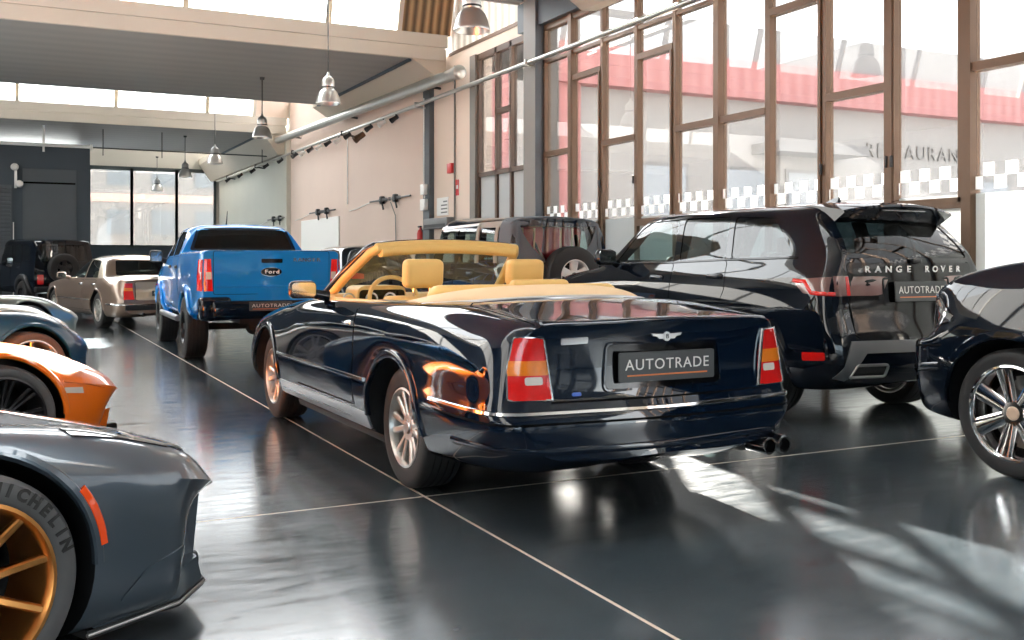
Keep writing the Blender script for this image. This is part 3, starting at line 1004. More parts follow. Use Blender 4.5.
def build_luxury_suv():
    car = thing('luxury_suv', 'glossy black luxury SUV with silver name lettering across its tailgate, parked along the windows', 'car', (6.80, 6.95, 0), 0)
    rows = [
        row(-1.0, (0, .38, -.04), (.70, .38, .06), (.84, .50, .01), (.86, .70, .02), (.85, .98, .09), (.83, 1.20, .10), (.775, 1.37, .12), (.65, 1.74, .45), (.4, 1.795, .42), (0, 1.815, .40)),
        row(-.88, (0, .34), (.80, .34), (.93, .48), (.95, .70), (.94, .98, .03), (.915, 1.20, .04), (.85, 1.375, .08), (.695, 1.768, .37), (.42, 1.83, .34), (0, 1.85, .33)),
        row(-.60, (0, .30), (.86, .30), (.975, .48), (.99, .72), (.985, .98), (.955, 1.20), (.90, 1.375, .03), (.735, 1.788, .22), (.44, 1.85, .20), (0, 1.87, .19)),
        row(0, (0, .27), (.88, .28), (.985, .48), (1.0, .74), (1.0, .98), (.97, 1.2), (.912, 1.365), (.755, 1.80), (.45, 1.86), (0, 1.882)),
        row(.8, (0, .27), (.88, .28), (.985, .48), (.995, .74), (1.0, .98), (.97, 1.2), (.918, 1.35), (.765, 1.81), (.45, 1.868), (0, 1.888)),
        row(1.5, (0, .27), (.88, .28), (.985, .48), (.995, .74), (1.0, .98), (.97, 1.19), (.92, 1.335), (.755, 1.81), (.45, 1.86), (0, 1.88)),
        row(2.0, (0, .27), (.88, .28), (.985, .48), (.995, .74), (1.0, .97), (.968, 1.18), (.92, 1.315, .1), (.72, 1.785, -.12), (.43, 1.84, -.05), (0, 1.86, 0)),
        row(2.70, (0, .27), (.88, .28), (.985, .48), (.995, .74), (1.0, .96), (.965, 1.15), (.915, 1.26), (.80, 1.295, -.08), (.5, 1.315, .06), (0, 1.325, .1)),
        row(3.05, (0, .27), (.88, .28), (.985, .48), (.995, .74), (.998, .95), (.962, 1.12), (.905, 1.215), (.76, 1.255), (.45, 1.272), (0, 1.278)),
        row(3.55, (0, .28), (.85, .29), (.965, .48), (.975, .74), (.97, .93), (.93, 1.06), (.87, 1.14), (.72, 1.19), (.42, 1.21), (0, 1.215)),
        row(3.85, (0, .30), (.76, .31), (.88, .48), (.90, .72), (.89, .88), (.85, .99), (.79, 1.06), (.65, 1.11), (.4, 1.13), (0, 1.135)),
        row(4.0, (0, .36, .05), (.62, .36), (.74, .48), (.76, .70), (.75, .85), (.72, .93), (.67, .98), (.56, 1.03), (.35, 1.06, .03), (0, 1.07, .05)),
    ]
    net = Net(rows, 7, 0.05, relax=1)
    W = [('L', [(2.28, 1.345), (1.93, 1.70), (1.80, 1.765), (1.25, 1.775), (1.21, 1.36)], gl_mid, 'side_window', .45, 1.3),
         ('L', [(1.12, 1.362), (1.16, 1.778), (.46, 1.775), (.42, 1.385)], gl_tint, 'side_window', .45, 1.3),
         ('L', [(.34, 1.387), (.39, 1.772), (-.14, 1.735), (-.47, 1.405)], gl_tint, 'side_window', .45, 1.3),
         ('B', [(-.70, 1.385), (.70, 1.385), (.60, 1.70), (-.60, 1.70)], gl_tint, 'rear_window', -1.2, -.24),
         ('F', [(-.76, 1.37), (.76, 1.37), (.62, 1.79), (-.62, 1.79)], gl_ws, 'windscreen', 1.75, 3.2)]
    W = [(a, round_poly(b, .035, 3), c, d, e, f) for a, b, c, d, e, f in W]
    cavs = loft_cavity([(-.80, [(.0, .75), (.70, .75), (.72, 1.28), (.60, 1.35), (0, 1.37)]), (-.33, [(.0, .7), (.88, .70), (.84, 1.33), (.62, 1.66), (0, 1.72)]), (.0, [(.0, .6), (.90, .60), (.85, 1.33), (.69, 1.74), (0, 1.81)]),
                        (1.55, [(.0, .45), (.90, .45), (.85, 1.30), (.68, 1.74), (0, 1.82)]), (1.95, [(.0, .45), (.90, .45), (.85, 1.28), (.64, 1.66), (0, 1.78)]), (2.5, [(.0, .5), (.88, .5), (.83, 1.25), (.66, 1.30), (0, 1.36)])])
    cuts = [(cavs, cavity)] + windows(net, car, W)
    make_body(net, car, black, [(0, .405, .475, .56), (3.06, .405, .475, .56)], cuts)
    panes(net, car, W)
    ws = dict(n=5, twin=0.16, w0=.05, w1=.055, hub=.09, dish=.01, t=.04, inset=.018)
    for sd in (-1, 1):
        wheel(car, .955, 0, sd, .405, .285, .30, ws, alloy, satin)
        wheel(car, .955, 3.06, sd, .405, .285, .30, ws, alloy, satin)
    for side in ('L', 'R'):
        for y in (0, 3.06):
            arch_lip(net, car, side, y, .405, .485, 2, 178, .035, .010, black)
        for poly, hy, hz in (([(1.17, .50), (2.45, .50), (2.50, 1.0), (2.42, 1.285), (1.19, 1.335)], 1.42, 1.19), ([(1.15, .50), (1.17, 1.335), (.38, 1.36), (.34, 1.10), (.50, .80), (.58, .50)], .50, 1.215)):
            d = patch(net, 'door', side, round_poly(poly, .04), .004, .006, black, car)
            rp = round_poly(poly, .04); ribbon([net.cast(side, *p) for p in rp+[rp[0]]], 'door_gap', .010, .0015, gap, d)
            door_handle(net, d, side, hy, hz, black, .20, .032)
        ribbon(path_hits(net, side, [(2.35, 1.325), (1.2, 1.345), (.38, 1.37), (-.52, 1.388)]), 'window_trim', .018, .008, trim_gl, car)
        ribbon(path_hits(net, side, [(2.60, .42), (.52, .42)]), 'sill_trim', .03, .012, satin, car)
        tl = patch(net, 'tail_light', side, round_poly([(-.52, 1.205), (-.95, 1.235), (-.95, 1.075), (-.66, 1.095)], .02), .006, .012, rose_l, car, .04)
        ribbon(path_hits(net, side, [(-.53, 1.198), (-.66, 1.19), (-.74, 1.10), (-.90, 1.092)]), 'red_light_bar', .034, .011, red_l, tl)
        patch(net, 'side_reflector', side, round_poly([(-.66, .545), (-.88, .56), (-.88, .625), (-.66, .615)], .015), .006, .01, red_l, car, .04)
    for s_ in (-1, 1):
        o = [(s_*.70, 1.075), (s_*.86, 1.075), (s_*.86, 1.238), (s_*.72, 1.238)]
        t = patch(net, 'rear_lens', 'B', round_poly(o[::s_], .015), .007, .012, rose_l, car, .04)
        o = [(s_*.705, 1.08), (s_*.74, 1.08), (s_*.75, 1.232), (s_*.722, 1.232)]
        patch(net, 'red_light_bar', 'B', o[::s_], .0095, .008, red_l, t, .04)
        o = [(s_*.44, .43), (s_*.78, .43), (s_*.72, .52), (s_*.42, .52)]
        ex = patch(net, 'exhaust_outlet', 'B', round_poly(o[::s_], .02), .012, .01, plastic, car, .05)
        rp = round_poly(o[::s_], .02); ribbon([net.cast('B', *p) for p in rp+[rp[0]]], 'exhaust_rim', .022, .022, satin, ex)
        wing_mirror(car, s_, s_*1.13, 2.16, 1.40, black, .24, .17, .06, .15)
    sk = [(-.76, .715), (-.88, .42), (-.80, .40), (-.62, .615), (.62, .615), (.80, .40), (.88, .42), (.76, .715)]
    patch(net, 'skid_plate', 'B', sk[::-1], .012, .014, skid, car, .05)
    # tailgate
    tg = round_poly([(-.70, .74), (.70, .74), (.72, 1.06), (.72, 1.345), (-.72, 1.345), (-.72, 1.06)], .04)
    t = patch(net, 'tailgate', 'B', tg, .005, .006, trim_gl, car)
    ribbon([net.cast('B', *p) for p in tg+[tg[0]]], 'tailgate_gap', .010, .0015, gap, t)
    text_on(net, 'B', 'RANGE ROVER', -.53, .53, 1.29, .052, badge_w, t, 'name_lettering', .009)
    bdg = round_poly([(-.62, 1.265), (-.54, 1.265), (-.54, 1.30), (-.62, 1.30)], .015)
    patch(net, 'oval_badge', 'B', bdg, .009, .004, dark_l, t, .03)
    rc = round_poly([(-.38, 1.0), (.38, 1.0), (.38, 1.215), (-.38, 1.215)], .02)
    ribbon([net.cast('B', *p) for p in rc+[rc[0]]], 'plate_recess', .02, .012, trim_gl, t)
    l, n = net.cast('B', 0, 1.11)
    number_plate(car, 0, l.y-.025, 1.108, .60, .165, -3)
    # roof spoiler, rails, fin
    mb = MB()
    G = []
    for i in range(21):
        u = -1+2*i/20; x = u*.635
        yb = -.86+.08*u*u; yf = -.25
        z1 = net.cast('T', x*.97, yf)[0].z; z2 = net.cast('T', x*.97, -.40)[0].z
        G.append([mb.bm.verts.new(p) for p in ((x, yf, z1+.002), (x, -.40, z2+.014), (x, yb+.12, z2-.012-.012*u*u), (x, yb+.01, z2-.03-.015*u*u), (x, yb, z2-.05-.015*u*u), (x, yb+.13, z2-.165+.02*u*u), (x, yb+.20, z2-.175+.02*u*u), (x, -.45, z2-.09))])
    for A, B in zip(G, G[1:]):
        for k in range(8): mb.bm.faces.new((A[k], A[(k+1) % 8], B[(k+1) % 8], B[k]))
    mb.bm.faces.new(G[0]); mb.bm.faces.new(G[-1][::-1])
    sp = mb.build('roof_spoiler', black, car, 40)
    mb = MB(); mb.box((0, -.815, 1.785), (.5, .03, .014), .005, 2); mb.build('brake_light', dark_l, sp, 40)
    mb = MB(); mb.hull8([(-.03, -.10, 0), (.03, -.10, 0), (.012, .14, 0), (-.012, .14, 0)], [(-.008, -.10, .075), (.008, -.10, .075), (.003, -.02, .06), (-.003, -.02, .06)])
    f = mb.build('roof_fin', black, car, 30); f.location = (0, 0.02, 1.872)
    mb = MB(); mb.tube([(-.02, -.955, 1.365), (.10, -.84, 1.46), (.22, -.66, 1.60)], .012, 8); mb.box((-.03, -.965, 1.36), (.10, .06, .04), .015, 2)
    mb.build('rear_wiper', plastic, car, 40)
    mb = MB(); mb.boxx(-.80, .80, .55, 2.5, .20, .36, .05, 2); mb.build('underbody', plastic, car, 40)
    # cabin
    for x in (-.42, .42):
        seat(car, x, 1.22, .66, dark_lea, .54, .64, 14, True, (.27, .10, .19), .03)
    mb = MB(); mb.box((0, .35, .80), (1.4, .5, .2), .06, 3); mb.box((0, .06, 1.12), (1.4, .18, .62), .07, 3)
    rb = mb.build('rear_bench', dark_lea, car, 40)
    for x in (-.45, .45):
        mb = MB(); mb.box((0, 0, 0), (.26, .10, .17), .04, 3)
        h = mb.build('headrest', dark_lea, rb, 40); h.location = (x, .03, 1.49)
    mb = MB(); mb.prism(round_poly([(1.95, .8), (2.0, 1.20), (2.12, 1.28), (2.45, 1.28), (2.45, .7), (2.0, .7)], .04), -.82, .82, 'x')
    mb.build('dashboard', dark_lea, car, 40)
    steering_wheel(car, -.42, 1.78, 1.23, dark_lea, .19, 26)
    for s_ in (-1, 1):
        o = [(s_*.45, .90), (s_*.72, .88), (s_*.72, .98), (s_*.45, 1.0)]
        patch(net, 'headlight', 'F', round_poly(o[::-s_], .03), .006, .01, dark_l, car, .04)
    patch(net, 'grille', 'F', round_poly([(-.42, .80), (.42, .80), (.42, .97), (-.42, .97)], .02), .006, .01, trim_gl, car, .05)
    return car
# ------------------------------------------------------------------ pickup
def tri_lamp(net, car, s_, poly, bands, name='tail_light'):
    """red lamp on the tail with coloured bands: bands = [(poly, mat, name)]"""
    b = patch(net, name, 'B', poly[::s_], .010, .018, red_l, car, .04)
    for p, m, n in bands:
        patch(net, n, 'B', p[::s_], .013, .004, m, b, .05)
    return b

def build_pickup():
    car = thing('pickup_truck', 'bright blue double cab pickup truck with a black oval badge on its tailgate', 'truck', (3.2, 14.7, 0), R(-1.6))
    rows = [
        row(-1.25, (0, .80), (.70, .80), (.86, .84), (.895, .95), (.90, 1.2), (.895, 1.44), (.84, 1.495), (.5, 1.50), (0, 1.50, -.01)),
        row(-1.16, (0, .77), (.80, .77), (.92, .81), (.945, .95), (.945, 1.2), (.925, 1.44), (.86, 1.50), (.5, 1.505), (0, 1.505)),
        row(-.80, (0, .66), (.84, .66), (.95, .72), (.965, .95), (.965, 1.2), (.935, 1.44), (.865, 1.50), (.5, 1.505), (0, 1.505)),
        row(0, (0, .52), (.84, .52), (.955, .62), (.97, .95), (.97, 1.2), (.938, 1.44), (.865, 1.50), (.5, 1.505), (0, 1.505)),
        row(.84, (0, .52), (.84, .52), (.955, .62), (.965, .95), (.965, 1.2), (.935, 1.44), (.865, 1.50), (.5, 1.505), (0, 1.505)),
        row(.90, (0, .52), (.84, .52), (.955, .62), (.965, .95), (.965, 1.2), (.935, 1.44), (.69, 1.83, .14), (.42, 1.87, .16), (0, 1.885, .16)),
        row(1.35, (0, .52), (.84, .52), (.955, .62), (.965, .95), (.965, 1.2), (.935, 1.43), (.735, 1.86), (.43, 1.91), (0, 1.93)),
        row(1.95, (0, .52), (.84, .52), (.955, .62), (.965, .95), (.965, 1.2), (.935, 1.42), (.73, 1.87), (.43, 1.92), (0, 1.94)),
        row(2.40, (0, .52), (.84, .52), (.955, .62), (.965, .95), (.965, 1.2), (.935, 1.41, .1), (.70, 1.83, -.08), (.42, 1.87, -.02), (0, 1.885, .02)),
        row(3.0, (0, .52), (.84, .52), (.955, .62), (.965, .95), (.965, 1.2), (.93, 1.36), (.80, 1.39), (.5, 1.42, .1), (0, 1.435, .14)),
        row(3.4, (0, .52), (.84, .52), (.955, .62), (.965, .95), (.96, 1.17), (.90, 1.30), (.76, 1.345), (.5, 1.37), (0, 1.375)),
        row(3.95, (0, .52), (.82, .52), (.93, .62), (.945, .92), (.93, 1.10), (.87, 1.22), (.73, 1.27), (.45, 1.29), (0, 1.295)),
        row(4.2, (0, .52), (.70, .52), (.80, .60), (.83, .88), (.82, 1.02), (.77, 1.12), (.66, 1.18), (.4, 1.21), (0, 1.22)),
        row(4.28, (0, .54, .05), (.58, .54), (.68, .62), (.71, .85), (.70, .98), (.67, 1.06), (.58, 1.12), (.38, 1.15, .03), (0, 1.16, .04)),
    ]
    net = Net(rows, 6, 0.055, sharp_rows=(4,), sharp_cols=(5,), relax=1)
    W = [('L', [(2.36, 1.44), (2.30, 1.80), (1.80, 1.825), (1.76, 1.44)], gl_tint, 'side_window', .45, 1.3),
         ('L', [(1.68, 1.44), (1.72, 1.825), (1.20, 1.80), (1.05, 1.46)], gl_tint, 'side_window', .45, 1.3),
         ('B', [(-.74, 1.545), (.74, 1.545), (.635, 1.835), (-.635, 1.835)], gl_tint, 'rear_window', -2, 1.45),
         ('F', [(-.74, 1.46), (.74, 1.46), (.62, 1.81), (-.62, 1.81)], gl_mid, 'windscreen', 2.15, 4)]
    W = [(a, round_poly(b, .04, 3), c, d, e, f) for a, b, c, d, e, f in W]
    bed = prism_mesh([(-.79, -1.17), (.79, -1.17), (.79, .80), (-.79, .80)], 1.0, 2.5, 'z')
    cavs = loft_cavity([(1.06, [(0, .75), (.82, .75), (.80, 1.42), (.62, 1.76), (0, 1.80)]), (1.4, [(0, .7), (.88, .7), (.85, 1.40), (.67, 1.80), (0, 1.87)]), (2.2, [(0, .7), (.88, .7), (.85, 1.38), (.66, 1.79), (0, 1.86)]), (2.75, [(0, .7), (.86, .7), (.82, 1.34), (.62, 1.40), (0, 1.45)])])
    make_body(net, car, blue, [(0, .43, .52, .56), (3.35, .43, .52, .56)], [(bed, plastic), (cavs, cavity)]+windows(net, car, W))
    panes(net, car, W)
    fp = round_poly([(-.80, 1.515), (.80, 1.515), (.665, 1.865), (-.665, 1.865)], .05)
    patch(net, 'rear_window_surround', 'B', fp, .006, 0, gl_tint, car)
    ws = dict(n=6, twin=0, w0=.09, w1=.085, hub=.10, dish=.005, t=.05, inset=.03)
    for sd in (-1, 1):
        wheel(car, 1.0, 0, sd, .432, .30, .235, ws, dark_alloy, dark_alloy)
        wheel(car, 1.0, 3.35, sd, .432, .30, .235, ws, dark_alloy, dark_alloy)
    for side in ('L', 'R'):
        for y in (0, 3.35):
            arch_lip(net, car, side, y, .43, .555, -12, 192, .11, .045, blue)
        for poly, hy in (([(1.72, .62), (2.72, .62), (2.75, 1.35), (2.45, 1.40), (1.73, 1.42)], 1.88), ([(1.69, .62), (1.70, 1.42), (.98, 1.43), (.96, 1.0), (.72, .80), (.70, .62)], 1.12)):
            d = patch(net, 'door', side, round_poly(poly, .04), .004, .006, blue, car)
            rp = round_poly(poly, .04); ribbon([net.cast(side, *p) for p in rp+[rp[0]]], 'door_gap', .012, .0015, gap, d)
            door_handle(net, d, side, hy, 1.27, plastic, .2, .035)
        mb = MB(); s_ = -1 if side == 'L' else 1
        mb.tube([(s_*.99, .62, .52), (s_*1.0, 2.72, .52)], .045, 10)
        mb.build('side_step', satin, car, 40)
        patch(net, 'lamp_return', side, round_poly([(-1.10, .97), (-1.24, .97), (-1.24, 1.38), (-1.14, 1.38)], .02), .008, .012, red_l, car, .05)
    for s_ in (-1, 1):
        o = [(s_*.775, .965), (s_*.925, .965), (s_*.925, 1.385), (s_*.80, 1.385)]
        tri_lamp(net, car, s_, o, [([(s_*.79, 1.12), (s_*.92, 1.12), (s_*.92, 1.215), (s_*.795, 1.215)], clear_l, 'reversing_lens')])
        wing_mirror(car, s_, s_*1.11, 2.55, 1.44, plastic, .20, .20, .06, .14)
    tg = round_poly([(-.765, .925), (.765, .925), (.765, 1.488), (-.765, 1.488)], .03)
    t = patch(net, 'tailgate', 'B', tg, .006, .008, blue, car)
    ribbon([net.cast('B', *p) for p in tg+[tg[0]]], 'tailgate_gap', .014, .002, gap, t)
    ribbon(path_hits(net, 'B', [(-.74, 1.02), (.74, 1.02)]), 'tailgate_crease', .02, .012, blue, t)
    patch(net, 'tailgate_handle', 'B', round_poly([(-.15, 1.335), (.13, 1.335), (.13, 1.39), (-.15, 1.39)], .015), .014, .012, trim_gl, t, .05)
    ov = [(-.02+.135*math.cos(2*PI*i/28), 1.215+.058*math.sin(2*PI*i/28)) for i in range(28)]
    o = patch(net, 'oval_badge', 'B', ov, .016, .012, trim_gl, t, .05)
    ribbon([net.cast('B', *p) for p in ov+[ov[0]]], 'badge_ring', .012, .022, chrome, o)
    text_on(net, 'B', 'Ford', -.085, .065, 1.215, .05, badge_w, o, 'badge_lettering', .018)
    text_on(net, 'B', 'RANGER', .30, .62, 1.375, .045, dark_chrome, t, 'model_lettering', .012)
    mb = MB()
    mb.boxx(-.80, .80, -1.42, -1.20, .60, .84, .04, 3); mb.boxx(-.95, -.55, -1.36, -1.0, .58, .89, .05, 3); mb.boxx(.55, .95, -1.36, -1.0, .58, .89, .05, 3)
    mb.build('rear_bumper', navy, car, 40)
    number_plate(car, -.06, -1.435, .765, .56, .12)
    mb = MB(); mb.tube([(-.78, 0, .43), (.78, 0, .43)], .05, 10); mb.lathe([(0, -.14), (.10, -.10), (.14, 0), (.10, .10), (0, .14)], 20, 'y', (0, 0, .43))
    mb.build('rear_axle', plastic, car, 40)
    mb = MB()
    mb.tube([(.35, -.3, .47), (.35, -1.25, .45), (.35, -1.36, .42)], .04, 10); mb.build('exhaust_tip', dark_chrome, car, 40)
    mb = MB(); mb.boxx(-.40, .40, -1.1, .8, .52, .60); mb.build('chassis_rail', plastic, car, 40)
    mb = MB(); mb.tube([(-.20, 1.25, 1.91), (-.20, 1.15, 2.13)], [.012, .004], 8); mb.build('roof_aerial', plastic, car, 40)
    for x in (-.40, .40):
        seat(car, x, 1.85, .82, dark_lea, .5, .62, 12)
    mb = MB(); mb.box((0, 1.3, .95), (1.3, .45, .18), .05, 3); mb.box((0, 1.12, 1.25), (1.3, .14, .55), .05, 3); mb.build('rear_bench', dark_lea, car, 40)
    patch(net, 'grille', 'F', round_poly([(-.55, .75), (.55, .75), (.55, 1.05), (-.55, 1.05)], .03), .01, .015, trim_gl, car, .06)
    for s_ in (-1, 1):
        o = [(s_*.57, .93), (s_*.69, .93), (s_*.68, 1.04), (s_*.57, 1.06)]
        patch(net, 'headlight', 'F', o[::-s_], .01, .012, clear_l, car, .06)
    return car

# ------------------------------------------------------------------ general two and three box cars
def auto_rows(p):
    w = p['w']; zb = p['zb']; yt = p['yt']; yn = p['yn']
    zw = p['zw']; zs = p['zs']; br = p['belt_r']; bf = p['belt_f']; rz = p['roof']; rw = p['rw']
    tx = p.get('tx', .80); nx = p.get('nx', .72)
    yg, yr, yf, yw = p['y_glass'], p['y_roof_r'], p['y_roof_f'], p['y_ws']
    hz = p['hood']; hn = p['nose']; rc = p.get('recess', 0.0)
    def low(k, dz=0, dy=0):
        return [(0, zb+dz, dy), (w*k*.90, zb+dz), (w*k*.975, zb+dz+.14), (w*k, zw)]
    rows = []
    if p.get('sedan'):
        d = p['deck']
        rows.append(row(yt, *low(tx, .10, -.05), (w*tx*.98, zs-.06, .06), (w*tx*.93, d-.03, .05), (w*tx*.86, d, .03), (w*tx*.5, d+.02, -.01), (0, d+.025, -.03)))
        rows.append(row(yt+.13, *low(.94, .05), (w*.92, zs-.03, .02), (w*.87, d, .02), (w*.81, d+.015, .01), (w*.45, d+.035), (0, d+.04)))
        rows.append(row(yt+.42, *low(1, .01), (w*.985, zs), (w*.93, br-.05), (w*.86, d+.035), (w*.5, d+.055), (0, d+.06)))
        rows.append(row(yg, *low(1), (w*.99, zs+.02), (w*.945, br), (w*.87, br+.03, -.05), (w*.5, br+.06, -.10), (0, br+.065, -.12)))
        rows.append(row(yr-.05, *low(1), (w*.99, zs+.02), (w*.945, br+.01, -.05), (rw*.96, rz-.075, .02), (rw*.55, rz-.035, .0), (0, rz-.02, 0)))
    else:
        lean = yr-yt
        rows.append(row(yt, *low(tx, .06, -.04), (w*tx*.98, zs, .05), (w*tx*.93, br, .08), (rw*.86, rz-.10, lean), (rw*.5, rz-.055, lean-.05), (0, rz-.035, lean-.07)))
        rows.append(row(yt+.13, *low(.94, .03), (w*.925, zs, .03), (w*.88, br, .05), (rw*.93, rz-.08, lean-.04), (rw*.52, rz-.035, lean-.08), (0, rz-.02, lean-.1)))
        rows.append(row(yt+.42, *low(1), (w*.975, zs), (w*.93, br, .03), (rw*.97, rz-.06, max(lean-.2, 0)), (rw*.54, rz-.015, max(lean-.22, 0)), (0, rz, max(lean-.24, 0))))
    ym = (yr+yf)/2
    if not p.get('sedan'): ym = (yt+.42+yf)/2+.1
    rows.append(row(ym, *low(1), (w*.985, zs), (w*.94, (br+bf)/2), (rw, rz-.055), (rw*.55, rz), (0, rz+.015)))
    rows.append(row(yf, *low(1), (w*.98, zs-.01), (w*.94, bf+.02, .12), (rw*.96, rz-.08, -.10), (rw*.53, rz-.03, -.04), (0, rz-.015, 0)))
    rows.append(row(yw, *low(1), (w*.975, zs-.03), (w*.93, bf), (w*.83, bf+.025, -.05), (w*.5, bf+.05, .05), (0, bf+.06, .1)))
    rows.append(row(yw+.4, *low(1), (w*.97, zs-.05), (w*.91, hz+.0), (w*.80, hz+.04), (w*.48, hz+.06), (0, hz+.065)))
    rows.append(row(yn-.42, *low(.98), (w*.94, zs-.09), (w*.88, (hz+hn)/2-.03), (w*.75, (hz+hn)/2+.01), (w*.45, (hz+hn)/2+.03), (0, (hz+hn)/2+.035)))
    rows.append(row(yn-.10, *low(.90, .03), (w*.87, p.get('ledge', min(zs-.12, hn-.08)), -rc*.8), (w*.85, hn-.03, -rc*.9), (w*.70, hn, -rc*.7), (w*.42, hn+.02, -rc*.7), (0, hn+.025, -rc*.7)))
    rows.append(row(yn, *low(nx, .06, .06), (w*nx*p.get('sq', .97), p.get('ledge', min(zs-.14, hn-.12)), -rc), (w*nx*p.get('sq', .95)*.97, hn-.06, -rc), (w*nx*p.get('sq', .92)*.92, hn-.03, -rc), (w*nx*.5, hn-.015, .03-rc), (0, hn-.01, .05-rc)))
    return rows

def cabin_cavity(p, yr_in, yf_in):
    w = p['w']; rz = p['roof']; rw = p['rw']; br = p['belt_r']; bf = p['belt_f']; f = p['zb']+.2
    return loft_cavity([(yr_in, [(0, f+.1), (w*.72, f+.1), (w*.74, br-.05), (rw*.74, rz-.24), (0, rz-.22)]), (yr_in+.45, [(0, f), (w*.88, f), (w*.85, br-.03), (rw*.90, rz-.10), (0, rz-.06)]),
                        (p['y_roof_f']-.15, [(0, f), (w*.88, f), (w*.85, bf-.03), (rw*.88, rz-.12), (0, rz-.07)]), (yf_in, [(0, f), (w*.86, f), (w*.82, bf-.05), (w*.72, bf+.0), (0, bf+.02)])])
def simple_car(name, label, loc, rz, p, paint, wins, wheels, wstyle, wmat, doors=(), handles=(), group=None, arch=None, seats=True, gm=None, extra_cuts=None, hmat=None, cav=True):
    car = thing(name, label, p.get('cat', 'car'), loc, rz, group)
    net = Net(auto_rows(p), 6, 0.06, sharp_cols=p.get('sharp', ()), relax=1)
    W = [(a, round_poly(b, p.get('wr', .04), 3), c, d, e, f) for a, b, c, d, e, f in wins]
    cuts = []
    if cav: cuts.append((cabin_cavity(p, *p['cav']), cavity))
    cuts += windows(net, car, W)
    if extra_cuts: cuts += extra_cuts
    r, tw, rim, xo = wheels
    wb = p['wb']; ar = p.get('ar', r+.06)
    make_body(net, car, paint, [(0, r, ar, .5*p['w']+.05), (wb, r, ar, .5*p['w']+.05)], cuts)
    panes(net, car, W)
    for sd in (-1, 1):
        for y in (0, wb):
            wheel(car, xo, y, sd, r, tw, rim, wstyle, wmat)
    for side in ('L', 'R'):
        if arch:
            for y in (0, wb):
                arch_lip(net, car, side, y, r, ar+arch[0]*.35, arch[3] if len(arch) > 3 else 2, 180-(arch[3] if len(arch) > 3 else 2), arch[0], arch[1], arch[2])
        for poly, hy, hz_ in doors:
            d = patch(net, 'door', side, round_poly(poly, .04), .004, .006, paint, car)
            rp = round_poly(poly, .04); ribbon([net.cast(side, *q) for q in rp+[rp[0]]], 'door_gap', .012, .0015, gap, d)
            door_handle(net, d, side, hy, hz_, hmat or paint, .17, .03)
    if seats:
        for x in (-.4, .4):
            seat(car, x*p['w']/.95, seats[0], seats[1], seats[2], .5, .6, 14)
    return car, net

def rear_seat(car, y, z, mat, w=1.3, h=.5, name='rear_bench'):
    mb = MB(); mb.box((0, y+.25, z), (w, .48, .18), .05, 3); mb.box((0, y, z+h*.55), (w, .16, h), .06, 3)
    return mb.build(name, mat, car, 40)

